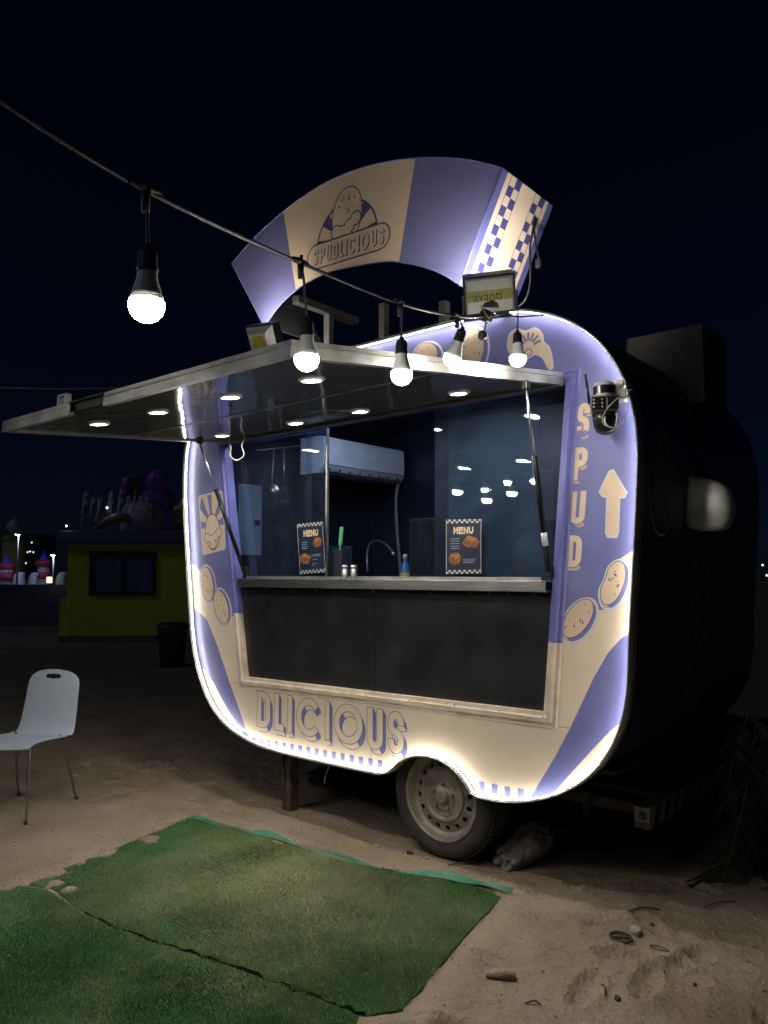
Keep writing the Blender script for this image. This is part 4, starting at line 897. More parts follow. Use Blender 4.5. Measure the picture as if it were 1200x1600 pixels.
mb.build('sign_box', [mat('sign_side_blue', (.12, .125, .34), .45, var=.08), mat('shaded_sign_inside', (.02, .021, .023), .7)], RS, True)
# trimmed end panel with checks
e0, e1 = Vector((so[-1][0], 0, so[-1][1])), Vector((si[0][0], 0, si[0][1])); en = (e1-e0).cross(Vector((0, 1, 0))).normalized(); en = en if en.x > 0 else -en
EL = (e1-e0).length
def endp(u, v, l): return e0+(e1-e0)*v+Vector((0, YS+SD*u, 0))+en*(.0015*l)
ep = MB(); ep.mi = 0; ep.poly([endp(0, 0, 1), endp(1, 0, 1), endp(1, 1, 1), endp(0, 1, 1)]); ep.mi = 1; ep.poly([endp(.10, 0, 2), endp(.90, 0, 2), endp(.90, 1, 2), endp(.10, 1, 2)])
end_panel = ep.build('end_panel', [mat('sign_side_blue', (.1, .1, .3)), CREAM], RS, True)
for u0 in (.175, .64):
    ep = MB()
    for uu in (u0-.008, u0+.185): ep.poly([endp(uu, 0, 3), endp(uu+.008, 0, 3), endp(uu+.008, 1, 3), endp(uu, 1, 3)])
    for i in range(2):
        for k in range(12):
            if (i+k) % 2: ep.poly([endp(u0+i*.0925, k/12, 3.3), endp(u0+(i+1)*.0925, k/12, 3.3), endp(u0+(i+1)*.0925, (k+1)/12, 3.3), endp(u0+i*.0925, (k+1)/12, 3.3)])
    ep.build('check_band', INK, end_panel)
mb = MB(); mb.tube([tuple(Vector((x, YS-.002, z))) for x, z in SL], .003, 6, True); mb.build('edge_trim', BLUE, RS, True)
# supports
SUPM = mat('dark_support_steel', (.035, .032, .03), .6, .3, var=.3, scale=9)
def post(px, ytop, ybot, Y, w=.05):
    a = at(px, ytop, Y=Y); mb = MB(); mb.box((a.x, Y, (a.z+2.82)/2), (w, w, a.z-2.82), bevel=.003); mb.build('post', SUPM, RS, True)
barA = at(462, 470, Y=YS+.01)
mb = MB(); mb.box((barA.x+.02, .28, barA.z), (.06, .58, .05), bevel=.003); mb.build('cross_bar', SUPM, RS, True)
mb = MB(); mb.box((barA.x+.02, .30, (barA.z+2.82)/2-.02), (.05, .05, barA.z-2.82), bevel=.003); mb.build('post', SUPM, RS, True)
a = at(694, 440, Y=.30); mb = MB(); mb.box((a.x, .30, (3.10+2.82)/2), (.05, .05, .30), bevel=.003); mb.build('post', SUPM, RS, True)
a = at(600, 420, Y=.50); mb = MB(); mb.box((a.x, .50, 3.05), (.05, .05, .5), bevel=.003); mb.build('post', SUPM, RS, True)
# emblem: half disc with rays, plain potatoes, lozenge with the name
SFY = lambda x, z, l: (x, YS-.0007*l, z)
l0, l1 = np.array(face(495, 402, YS)), np.array(face(594, 370, YS)); ex = (l1-l0)/np.linalg.norm(l1-l0); ez = np.array([-ex[1], ex[0]]); LW = np.linalg.norm(l1-l0); hh = .078
def lz(u, v): p = l0+ex*u+ez*v; return (p[0], p[1])
cen = l0+ex*LW*.48+ez*hh*.6
mb = MB(); fnl = lambda l: (lambda x, z: SFY(x, z, l))
Rb = LW*.485
arc_o = [tuple(cen+Rb*(ex*math.cos(R(a))+ez*math.sin(R(a)))) for a in range(0, 181, 6)]; arc_i = [tuple(cen+(Rb-.012)*(ex*math.cos(R(a))+ez*math.sin(R(a)))) for a in range(180, -1, -6)]
mb.mi = 0; mb.tess([arc_o+arc_i], fnl(2))
for a0, a1 in ((0, 13), (38, 56), (128, 146), (168, 180)):
    mb.tess([[tuple(cen+r*(ex*math.cos(R(a))+ez*math.sin(R(a)))) for r, a in ((Rb*.30, a0), (Rb-.005, a0), (Rb-.005, a1), (Rb*.30, a1))]], fnl(2.3+a0*.001))
pc = cen+ez*.155+ex*.0; prot = math.atan2(ex[1], ex[0])-.08
mb.tess([ell(tuple(pc), .128, .185, prot, 40)], fnl(3)); mb.mi = 1; mb.tess([ell(tuple(pc), .121, .178, prot, 40)], fnl(3.6))
for u, v, r0 in ((-.085, .07, .042), (-.03, .06, .040), (.025, .085, .041), (.075, .12, .042), (.0, .025, .045)):
    c = tuple(cen+ex*u+ez*v); mb.mi = 0; mb.tess([ell(c, r0+.006, r0+.006, 0, 22)], fnl(4.2+v)); mb.mi = 1; mb.tess([ell(c, r0-.002, r0-.002, 0, 22)], fnl(4.9+v))
mb.mi = 0
rd = random.Random(5)
for k in range(9): mb.tess([ell(tuple(pc+ex*rd.uniform(-.07, .07)+ez*rd.uniform(.02, .13)), .010, .005, rd.uniform(0, 3), 8)], fnl(4.0))
mb.build('potato_emblem', [mat('sign_ink', (.095, .095, .22), .5), mat('sign_peach', (.78, .58, .37), .5)], sf)
def loz(h): return [lz(LW+h*math.cos(R(a)), h*math.sin(R(a))) for a in range(-90, 91, 10)]+[lz(h*math.cos(R(a)), h*math.sin(R(a))) for a in range(90, 271, 10)]
mb = MB(); mb.tess([loz(hh+.006)], fnl(6)); mb.mi = 1; mb.tess([loz(hh-.004)], fnl(7)); loze = mb.build('name_lozenge', [MATS['sign_ink'], MATS['sign_peach']], sf)
names = [('S', .062), ('P', .062), ('U', .062), ('D', .066), ('L', .048), ('I', .02), ('C', .085), ('I', .02), ('O', .095), ('U', .064), ('S', .062)]
tot = sum(w for _, w in names)+.020*10; sc = (LW+.06)/tot; u = -.03
for ch, w in names:
    w *= sc; letter3d(ch, lz(u, -.048), ex, ez, w, .10, min(.017, w), ex*.010+ez*-.006, SFY, sf, L0=8, fill=MATS['sign_peach'], side=MATS['sign_ink'], line=MATS['sign_ink'], lw=0, tone=MATS['sign_ink']); u += w+.020*sc
# loose lead hanging at the sign's end
mb = MB(); mb.tube([tuple(at(px, py, Y=.42)) for px, py in crom([(832, 306), (836, 330), (834, 352), (838, 385), (842, 405)], 5)], .006, 6); mb.box(at(842, 412, Y=.42), (.035, .03, .05), bevel=.005); mb.tube([tuple(at(px, py, Y=.40)) for px, py in crom([(834, 352), (828, 390), (829, 430), (824, 462), (812, 478), (800, 482)], 5)], .006, 6)
o = mb.build('loose_lead', BLACK); o['label'] = 'black lead with a plug dangling at the right end of the roof sign'; o['category'] = 'cable'

# ================================================================== FLOODLIGHTS (their backs towards us, glass towards the sign)
def flood(c, w, h, rx, rz, label, sticker):
    Fl = thing('floodlight', label, 'floodlight', tuple(c), rot=(R(rx), 0, R(rz)), group='floodlights aimed at the roof sign')
    # local: +y towards the sign, -y back
    fr = mat('flood_frame', (.03, .03, .03), .4, .3); cs = mat('flood_casting', (.66, .62, .56), .45, .2, var=.15, scale=14)
    mb = MB(); mb.box((0, 0, 0), (w, .022, h), bevel=.005); mb.build('frame', fr, Fl)
    mb = MB(); A_ = [(-w*.46, -.011, -h*.45), (w*.46, -.011, -h*.45), (w*.46, -.011, h*.45), (-w*.46, -.011, h*.45)]; k_ = .62 if not sticker else .93; dd = .05 if not sticker else .012
    B_ = [(x*k_, -.011-dd, z*k_) for x, y, z in A_]; mb.poly(B_)
    for i in range(4): mb.poly([A_[i], A_[(i+1) % 4], B_[(i+1) % 4], B_[i]])
    bmesh.ops.recalc_face_normals(mb.bm, faces=mb.bm.faces); mb.build('housing', cs if not sticker else mat('grey_casting', (.68, .66, .62), .5), Fl)
    mb = MB()
    for c, d in (((0, .044, h*.47), (w*.96, .07, .008)), ((0, .044, -h*.47), (w*.96, .07, .008)), ((-w*.475, .044, 0), (.008, .07, h*.92)), ((w*.475, .044, 0), (.008, .07, h*.92))): mb.box(c, d)  # side walls added to keep flood light from spilling onto the front panel
    mb.build('spill_hood', fr, Fl); mb = MB(); mb.box((0, .013, 0), (w*.9, .005, h*.88)); mb.build('lit_glass', FLOODM, Fl)
    if sticker:
        mb = MB(); mb.poly([(-w*.44, -.0245, -h*.13), (w*.44, -.0245, -h*.13), (w*.44, -.0245, h*.15), (-w*.44, -.0245, h*.15)]); st = mb.build('sticker_band', mat('lime_sticker', (.36, .37, .06), .45), Fl)
        tm = text_mesh('avanti', .062)
        for v in tm.vertices: v.co = (v.co.x-.085, -.0255, v.co.y-.02)
        tm.materials.append(BLACK); link('lettering', tm, st)
        for sx in (-1, 1):
            tm = text_mesh('LED' if sx > 0 else '50W', .03)
            for v in tm.vertices: v.co = (v.co.x+(sx*.115-.025), -.0255, v.co.y-.006)
            tm.materials.append(mat('olive_ink', (.14, .15, .03), .5)); link('small_lettering', tm, st)
    else:
        mb = MB(); mb.poly([(-w*.2, -.0625, -h*.16), (w*.2, -.0625, -h*.16), (w*.2, -.0625, h*.2), (-w*.2, -.0625, h*.2)]); mb.build('sticker_band', mat('yellow_sticker', (.55, .47, .04), .45), Fl)
    mb = MB(); yk = [(-w*.53, 0, 0), (-w*.53, 0, -h*.62), (w*.53, 0, -h*.62), (w*.53, 0, 0)]
    for a, b in zip(yk, yk[1:]): mb.box((Vector(a)+Vector(b))/2, ((Vector(b)-Vector(a)).length+.006 if a[2] == b[2] else .006, .025, (Vector(b)-Vector(a)).length+.003 if a[2] != b[2] else .006))
    mb.build('yoke', fr, Fl); return Fl
c1 = at(411, 532, Y=-.22); c2 = at(765, 460, Y=-.17)
f1 = flood(c1, .205, .20, 28, 18, 'small floodlight with yellow square label behind the hatch edge', False)
f2 = flood(c2, .255, .19, 34, 36, 'large floodlight with lime green avanti band on the trailer roof edge', True)
f2.rotation_euler[1] = R(-5)
mb = MB(); mb.box((c1.x, -.10, 2.79), (.05, .28, .025)); mb.box((c1.x, -.225, (2.80+c1.z-.11)/2), (.03, .012, max(.03, c1.z-.11-2.79))); mb.build('floodlight_arm', RUST, T)
mb = MB(); mb.box((c2.x, -.075, 2.825), (.06, .22, .02)); mb.build('floodlight_arm', RUST, T)

# ================================================================== FESTOON LIGHTS
def bulb_proto():
    Bp = thing('hanging_bulb', 'x', 'light bulb', (0, 0, 0), group='bulbs of the festoon string')
    return Bp
SOCK = mat('socket_rubber', (.02, .021, .024), .5); CORD = mat('festoon_cord', (.05, .05, .055), .5)
glo = [(.004, -.0335), (.014, -.0305), (.024, -.0245), (.0315, -.015), (.0348, -.004), (.0352, .003), (.0338, .010)]
bod = [(.0338, .010), (.030, .024), (.0245, .042), (.0205, .056), (.0195, .068), (.0185, .072)]
skt = [(.0205, .068), (.0215, .071), (.0215, .078), (.0195, .080), (.0195, .104), (.016, .113), (.0085, .116), (.0075, .126)]
_pm = {}
def lathe_mesh(nm, prof, m, n=28):
    if nm not in _pm:
        mb = MB(); mb.lathe(prof, n); me_ = bpy.data.meshes.new(nm); mb.bm.to_mesh(me_); mb.bm.free(); me_.materials.append(m); _pm[nm] = me_
    return _pm[nm]
def bulb(top, glb, label, scale=1.0, tilt=(0, 0, 0), joint=True):
    """top = where it leaves the string; glb = centre of the glowing dome"""
    top, glb = Vector(top), Vector(glb); Bp = thing('hanging_bulb', label, 'light bulb', tuple(glb), group='bulbs of the festoon string')
    Rm = Matrix.Rotation(tilt[1], 4, 'Y') @ Matrix.Rotation(tilt[0], 4, 'X') @ Matrix.Scale(scale, 4)
    for nm, pr, m in (('globe', glo, BULBM), ('bulb_body', bod, WHITEP), ('socket', skt, SOCK)):
        o = link(nm, lathe_mesh(nm, pr, m), Bp); o.matrix_local = Rm
    e = Rm @ Vector((0, 0, .122)); tl = top-glb
    mb = MB(); L = (tl-e).length; mb.tube([tuple(v) for v in crom([tuple(e), tuple(e.lerp(tl, .35)+Rm.to_3x3() @ Vector((0, 0, L*.05))), tuple(e.lerp(tl, .7)+Vector((.004, 0, 0))), tuple(tl)], 4)], .0038*scale, 7); mb.build('drop_cord', CORD, Bp)
    if joint:
        mb = MB(); d = cabdir
        mb.tube([tl-d*.05+Vector((0, 0, .004)), tl-d*.02+Vector((0, 0, .004)), tl+d*.02+Vector((0, 0, .004)), tl+d*.05+Vector((0, 0, .004))], lambda t: (.009 if .2 < t < .8 else .006)*scale, 8)
        mb.cyl(tl+Vector((0, 0, .002)), tl-Vector((0, 0, .045)), .0105*scale, 10, .008*scale); mb.cyl(tl, tl+Vector((.003, 0, .022)), .005, 8); mb.build('cord_joint', SOCK, Bp)
    return Bp
def atd(px, py, D):
    d = ray(px, py); k = d.dot(_f*math.cos(PITCH)+_u*math.sin(PITCH)); return CAM+d*(D/k)
CABPX = [(-330, -75, 1.05), (-60, 116, 1.28), (228, 297, 1.53), (470, 411, 2.2), (625, 474, 2.55), (714, 494, 2.98), (760, 494, 3.18)]
CAB = [atd(*c) for c in CABPX]; cabdir = (CAB[3]-CAB[2]).normalized()
mb = MB(); mb.tube([tuple(v) for v in crom([tuple(p) for p in CAB], 10)], .0056, 8); o = mb.build('festoon_cable', CORD); o['label'] = 'black festoon cable running from upper left to the trailer roof'; o['category'] = 'cable'
bulb(CAB[2], atd(229, 478, 1.53), 'nearest and largest glowing bulb, hanging alone against the sky')
bulb(CAB[3], atd(479, 562, 2.2), 'glowing bulb hanging in front of the hatch corner')
bulb(CAB[4], atd(627.5, 586, 2.5), 'glowing bulb hanging in front of the hatch edge, middle of the string')
bulb(CAB[5], atd(707, 560, 2.98), 'tilted glowing bulb partly hidden behind the hatch edge', tilt=(0, R(24), 0))
bulb(atd(808, 495, 3.3), atd(809, 561, 3.3), 'glowing bulb over the cream blob print near the trailer corner', joint=False)
mb = MB(); mb.tube([tuple(v) for v in crom([tuple(CAB[6]), tuple(atd(790, 490, 3.25)), tuple(atd(808, 495, 3.3)), tuple(atd(850, 492, 3.55))], 6)], .004, 6); o = mb.build('cable_tail', CORD); o['label'] = 'thin dark wire end over the trailer roof edge by the last bulb'; o['category'] = 'cable'
# knot of tape and wires with a dead round socket
KN = thing('taped_knot', 'knot of black tape and yellow wire with an empty hanging socket', 'cable joint', tuple(CAB[6]))
mb = MB(); mb.box(CAB[6], (.05, .05, .05), Matrix.Rotation(.6, 3, 'Y'), .012); mb.build('tape_wrap', SOCK, KN, True)
mb = MB(); mb.tube([tuple(v) for v in crom([tuple(atd(752, 478, 3.17)), tuple(atd(758, 489, 3.14)), tuple(atd(764, 496, 3.14)), tuple(atd(770, 488, 3.16))], 5)], .003, 6); mb.build('yellow_wire', mat('yellow_wire', (.55, .48, .08), .4), KN, True)
mb = MB(); mb.tube([tuple(atd(760, 498, 3.18)), tuple(atd(757, 516, 3.18))], .004, 6); mb.build('drop_cord', CORD, KN, True)
mb = MB(); mb.lathe([(.004, -.02), (.016, -.014), (.0195, 0), (.016, .014), (.004, .02)], 18, Matrix.Translation(atd(754, 524, 3.18))); mb.build('empty_socket', SOCK, KN, True)
# the rest of the festoon, over the seating area in front: its bulbs mirror in the panes
mirr = [(712, 768), (757, 765), (758, 781), (792, 753), (797, 770), (826, 735), (834, 751)]; YG = .083
LBL = ['lowest left', 'left of centre', 'lower of the centre pair', 'upper middle', 'middle right', 'upper right', 'rightmost']
prev = []
for k, (px, py) in enumerate(mirr):
    g = at(px, py, Y=YG); d = ray(px, py); d = Vector((d.x, -d.y, d.z)).normalized(); P = g+d*(3.6 if k not in (1, 3) else 4.3)
    cabdir = Vector((1, 0, 0)); bulb(P+Vector((0, 0, .24)), P, 'festoon bulb over the seating area, mirrored %s in the right pane' % LBL[k]); prev.append(P+Vector((0, 0, .24)))
prev.sort(key=lambda v: v.x)
mb = MB(); mb.tube([tuple(v) for v in crom([tuple(prev[0]+Vector((-3, .3, .5)))]+[tuple(v) for v in prev]+[tuple(CAB[0]+Vector((.1, -.6, .4)))], 6)], .0056, 6); o = mb.build('festoon_cable', CORD); o['label'] = 'festoon cable over the seating area in front of the trailer'; o['category'] = 'cable'
# thin cable crossing far left
mb = MB(); a, b = far(-60, 604, 7.5), far(215, 606, 9); mb.tube([a, a.lerp(b, .5)-Vector((0, 0, .02)), b], .009, 6); o = mb.build('overhead_cable', mat('pale_overhead_cable', (.2, .2, .2), .5)); o['label'] = 'straight pale cable crossing the dark sky at far left'; o['category'] = 'cable'

# ================================================================== TURF MATS
def turf_mat(poly, label, nblades, seed, strip=False):
    r = np.random.default_rng(seed); xs_ = [p[0] for p in poly]; ys_ = [p[1] for p in poly]
    Tm = thing('turf_mat', label, 'turf mat', (sum(xs_)/len(xs_), sum(ys_)/len(ys_), 0), group='artificial turf mats')
    def tz(x, y): return .004 + .016*np.clip(vnoise(x*2.1+5, y*2.1, 90)*.6+vnoise(x*6, y*6, 91)*.4-.35, 0, 1)
    lp = []
    for i in range(len(poly)):
        a, b = np.array(poly[i]), np.array(poly[(i+1) % len(poly)]); k = max(2, int(np.linalg.norm(b-a)/.05))
        for j in range(k):
            p = a+(b-a)*j/k; lp.append((p[0]+r.uniform(-.006, .006), p[1]+r.uniform(-.006, .006)))
    gpts = [Vector((a, b)) for a in np.arange(min(xs_), max(xs_), .045) for b in np.arange(min(ys_), max(ys_), .045) if inpoly(a, b, poly)]
    V2 = [Vector(p) for p in lp]; E2 = [(i, (i+1) % len(lp)) for i in range(len(lp))]
    rr2 = geometry.delaunay_2d_cdt(V2+gpts, E2, [], 1, 1e-5); vz = tz(np.array([v.x for v in rr2[0]]), np.array([v.y for v in rr2[0]]))
    mb = MB(); vv2 = [mb.bm.verts.new((v.x, v.y, z)) for v, z in zip(rr2[0], vz)]
    for f in rr2[2]:
        try: mb.bm.faces.new([vv2[k] for k in f]).smooth = True
        except ValueError: pass
    bd = [vv2[i] for i in range(len(lp))]; lowv = [mb.bm.verts.new((v.co.x, v.co.y, -.03)) for v in bd]
    mb._tag([mb.bm.faces.new((bd[i], bd[(i+1) % len(lp)], lowv[(i+1) % len(lp)], lowv[i])) for i in range(len(lp))]); bmesh.ops.recalc_face_normals(mb.bm, faces=mb.bm.faces)
    mb.build('backing', TURFB, Tm, True)
    x = r.uniform(min(xs_), max(xs_), nblades*2); y = r.uniform(min(ys_), max(ys_), nblades*2)
    m = inside(x, y, poly); x, y = x[m], y[m]
    dens = vnoise(x*3, y*3, seed+50)*.6+vnoise(x*11, y*11, seed+51)*.4; m = r.random(len(x)) < .45+.8*dens; x, y = x[m], y[m]; N = len(x)
    a = r.uniform(0, 2*np.pi, N); worn = np.clip(vnoise(x*1.7, y*1.7, 95)*.6+vnoise(x*5, y*5, 96)*.5-.25, 0, 1); L = r.uniform(.006, .017, N)*(1.1-.65*worn); w = r.uniform(.0016, .0030, N); lean = (r.uniform(.1, 1.0, N)+worn)*L; la = r.normal(.6, 1.0, N)+4*vnoise(x*2.5, y*2.5, 97)
    V = np.zeros((N, 3, 3), np.float32); z0 = tz(x, y)-.002
    V[:, 0] = np.stack([x-w*np.cos(a), y-w*np.sin(a), z0], -1); V[:, 1] = np.stack([x+w*np.cos(a), y+w*np.sin(a), z0], -1)
    V[:, 2] = np.stack([x+lean*np.cos(la), y+lean*np.sin(la), z0+L], -1)
    me = bpy.data.meshes.new('grass_blades'); me.vertices.add(N*3); me.vertices.foreach_set('co', V.ravel()); me.loops.add(N*3); me.loops.foreach_set('vertex_index', np.arange(N*3, dtype=np.int32))
    me.polygons.add(N); me.polygons.foreach_set('loop_start', (np.arange(N)*3).astype(np.int32)); me.update(calc_edges=True); me.materials.append(TURFM)
    link('grass_blades', me, Tm, True, kind='stuff'); return Tm
def turf_shader(name, green, dark, sandy):
    m = mat(name, green, .7, var=.2, scale=190, col2=dark, spec=.25, det=3); nt = m.node_tree; b = nt.nodes['Principled BSDF']; L = nt.links.new
    src = b.inputs['Base Color'].links[0].from_socket; tc = [n for n in nt.nodes if n.type == 'TEX_COORD'][0]
    n = nt.nodes.new('ShaderNodeTexNoise'); n.inputs['Scale'].default_value = 1.15; n.inputs['Detail'].default_value = 9; n.inputs['Roughness'].default_value = .68
    mp = nt.nodes.new('ShaderNodeMapping'); mp.inputs['Location'].default_value = (.2, .35, 0); L(tc.outputs['Object'], mp.inputs[0]); L(mp.outputs[0], n.inputs['Vector'])
    # sand-coloured tone, stronger towards the middle of the mat, broken up by noise
    vm = nt.nodes.new('ShaderNodeVectorMath'); vm.operation = 'DISTANCE'; vm.inputs[1].default_value = (-.45, -.72, 0); L(tc.outputs['Object'], vm.inputs[0])
    m1 = nt.nodes.new('ShaderNodeMapRange'); m1.inputs[1].default_value = .15; m1.inputs[2].default_value = 1.15; m1.inputs[3].default_value = .28; m1.inputs[4].default_value = -.02; L(vm.outputs['Value'], m1.inputs[0])
    ad = nt.nodes.new('ShaderNodeMath'); ad.operation = 'ADD'; L(n.outputs['Fac'], ad.inputs[0]); L(m1.outputs[0], ad.inputs[1])
    m2 = nt.nodes.new('ShaderNodeMapRange'); m2.inputs[1].default_value = .45; m2.inputs[2].default_value = .95; m2.inputs[3].default_value = 0; m2.inputs[4].default_value = .85; L(ad.outputs[0], m2.inputs[0])
    mx = nt.nodes.new('ShaderNodeMix'); mx.data_type = 'RGBA'; L(m2.outputs[0], mx.inputs[0]); L(src, mx.inputs[6]); mx.inputs[7].default_value = (*sandy, 1); L(mx.outputs[2], b.inputs['Base Color']); return m
TURFM = turf_shader('turf_blades', (.12, .265, .08), (.045, .12, .036), (.46, .43, .25)); TURFB = turf_shader('turf_backing', (.085, .17, .055), (.05, .11, .035), (.42, .35, .21))
tb = turf_mat(TURF_BACK, 'dusty green turf mat lying nearer to the trailer', 190000, 4); turf_mat(TURF_FRONT, 'darker green turf mat nearer to the camera, beyond the seam', 170000, 5)
# pale green backing strip turned up along the back edge
ss = crom([at(px, py, Z=.012) for px, py in [(298, 1279), (330, 1288), (380, 1300), (420, 1308), (460, 1319), (520, 1338), (585, 1357), (640, 1366), (700, 1374), (750, 1383), (800, 1396)]], 6)
mb = MB(); L_ = len(ss); va = []; vb = []
for i, p in enumerate(ss):
    t = i/(L_-1); w = .008+.018*math.exp(-((t-.30)/.08)**2)+.030*math.exp(-((t-.84)/.10)**2)+.012*math.exp(-(t/.05)**2); w *= 1-.7*max(0, (t-.95)/.05)
    va.append(mb.bm.verts.new((p[0]-.004, p[1]-w*.5, .018+.004*math.sin(i*.7)))); vb.append(mb.bm.verts.new((p[0]+.004, p[1]+w*.7, .024+.010*math.sin(i*.45)+w*.25)))
mb._tag([mb.bm.faces.new((va[i], va[i+1], vb[i+1], vb[i])) for i in range(L_-1)], True); mb.build('edge_strip', mat('mint_strip', (.06, .27, .17), .55, var=.2, scale=14), tb, True)
# near-black strip laid as the shaded gap between the two mats
mb = MB(); pts = crom([tuple((p[0], p[1], .012)) for p in [(.625, -1.31), (.30, -1.352), (-.088, -1.408), (-.45, -1.478), (-.838, -1.518)]], 10)
mb.tube([(p[0]+random.uniform(-.004, .004), p[1]+random.uniform(-.010, .010), .008+random.uniform(-.004, .004)) for p in pts], lambda t: .005+.003*math.sin(t*37), 5); mb.build('seam_gap_strip', mat('seam_gap_shade', (.008, .016, .008), .9, var=.3, spec=.1), tb, True)

# ================================================================== CHAIR
CH = thing('plastic_chair', 'pale plastic shell chair with oval handle hole and thin metal legs', 'chair', (-2.565, -1.0, 0), R(29))
def chair_pt(u, s):                               # u across -1..1, s along from front lip to top
    prof = [(-.235, .425), (-.20, .448), (-.10, .450), (.05, .438), (.15, .430), (.195, .445), (.222, .49), (.245, .58), (.265, .68), (.285, .78), (.295, .845)]
    t = s*(len(prof)-1); i = min(int(t), len(prof)-2); f = t-i; P = [np.array(p) for p in prof]
    p0, p1, p2, p3 = P[max(0, i-1)], P[i], P[i+1], P[min(len(P)-1, i+2)]
    p = .5*(2*p1+(p2-p0)*f+(2*p0-5*p1+4*p2-p3)*f*f+(3*p1-p0-3*p2+p3)*f**3)
    w = .215-.03*max(0, (s-.45)/.55); 
    if s > .86: w *= math.sqrt(max(0, 1-((s-.86)/.145)**2*.55))
    if s < .08: w *= .92+.08*s/.08
    return Vector((u*w, p[0]+(.018*u*u if s > .45 else 0), p[1]+(.012*u*u if s <= .45 else 0)))
NUc, NSc = 48, 120; mb = MB(); gv = {}
def hole_in(u, s): return ((u/.36)**2+((s-.925)/.021)**2) < 1
for j in range(NSc+1):
    for i in range(NUc+1):
        u = -1+2*i/NUc; s = j/NSc
        if s > .86:                              # rounded top
            e = (s-.86)/.14; lim = (1-e**3.2)**.5 if e < 1 else .0; uu = u*max(.35, lim) if s < 1 else u*.35
        else: uu = u
        gv[i, j] = mb.bm.verts.new(chair_pt(uu, s))
cells = []
for j in range(NSc):
    for i in range(NUc):
        u = -1+2*(i+.5)/NUc; s = (j+.5)/NSc
        if hole_in(u, s): continue
        cells.append(mb.bm.faces.new((gv[i, j], gv[i+1, j], gv[i+1, j+1], gv[i, j+1])))
mb._tag(cells, True); bmesh.ops.delete(mb.bm, geom=[v for v in mb.bm.verts if not v.link_faces], context='VERTS')
sh = mb.build('seat_shell', CHAIRP, CH); md = sh.modifiers.new('thick', 'SOLIDIFY'); md.thickness = .008; md = sh.modifiers.new('sub', 'SUBSURF'); md.levels = 1; md.render_levels = 1
CHL = mat('chair_leg_metal', (.30, .30, .29), .35, .9)
for sx in (-1, 1):
    for (y0, y1) in ((-.17, -.25), (.15, .27)):
        mb = MB(); top = (sx*.155, y0, .428); ft = (sx*.215, y1, -.01)
        mb.tube([tuple(v) for v in crom([(sx*.05, y0*.7, .425), (sx*.14, y0*.95, .424), (sx*.175, y0*1.05, .405), ft], 5)], .0085, 10); lg = mb.build('leg', CHL, CH)
        mb = MB(); mb.cyl((ft[0], ft[1], -.01), (ft[0], ft[1], .02), .012, 10); mb.build('rubber_foot', BLACK, lg)

# ================================================================== ROCK, PROP, STICKS AND STONES
def stone(name, label, c, d, rz, seed, m, cat, group=None, sub=3, amp=.22):
    bm = bmesh.new(); bmesh.ops.create_icosphere(bm, subdivisions=sub, radius=.5); r = random.Random(seed); ph = [r.uniform(0, 9) for _ in range(6)]
    for v in bm.verts:
        p = v.co; n_ = math.sin(p.x*5+ph[0])*math.cos(p.y*6+ph[1])+.6*math.sin(p.z*8+ph[2]+p.x*4)+.35*math.sin(p.x*17+ph[3])*math.sin(p.y*15+ph[4])+.25*math.sin(p.z*24+p.y*19+ph[5])
        v.co = p*(1+amp*n_*.55)
        v.co = Vector([math.copysign(abs(k)**.8*.5**.2, k) for k in v.co])
    me = bpy.data.meshes.new(name); bm.to_mesh(me); bm.free(); me.polygons.foreach_set('use_smooth', [sub > 2]*len(me.polygons)); me.materials.append(m)
    o = link(name, me, label=label, category=cat); o.scale = d; o.rotation_euler = (r.uniform(-.15, .15), r.uniform(-.15, .15), rz); o.location = c
    if group: o['group'] = group
    return o
bm = bmesh.new(); bmesh.ops.create_icosphere(bm, subdivisions=6, radius=1.0); rk = random.Random(12)
planes = [(Vector((rk.gauss(0, 1), rk.gauss(0, 1), rk.gauss(0, 1))).normalized(), rk.uniform(.66, .9)) for _ in range(19)] + [(Vector((.25, -.55, .8)).normalized(), .52), (Vector((-.8, -.2, .55)).normalized(), .6)]
from mathutils import noise as mnoise
for v in bm.verts:
    d = v.co.normalized(); r = 1.0
    for nv, h in planes:
        c = d.dot(nv)
        if c > .05: r = min(r, h/c)
    p = d*r; q_ = Vector((p.x*.12, p.y*.20, p.z*.13))
    pits = mnoise.noise(q_*22)*.020+mnoise.noise(q_*55+Vector((3, 1, 2)))*.010-.016*max(0, mnoise.noise(q_*38+Vector((9, 4, 7)))-.15)*2
    v.co = q_*(1+pits*6.5)
me = bpy.data.meshes.new('wheel_chock_rock'); bm.to_mesh(me); bm.free(); me.polygons.foreach_set('use_smooth', [True]*len(me.polygons)); me.materials.append(ROCKM)
o = link('wheel_chock_rock', me, label='rough grey rock wedged on the sand behind the trailer wheel', category='rock'); o.location = (.335, .27, .075); o.rotation_euler = (R(14), 0, R(-20))
rr_ = random.Random(20)
PEB = mat('pale_pebble', (.42, .36, .27), .85, var=.2, scale=30); DEBR = mat('dark_debris', (.05, .04, .03), .8)
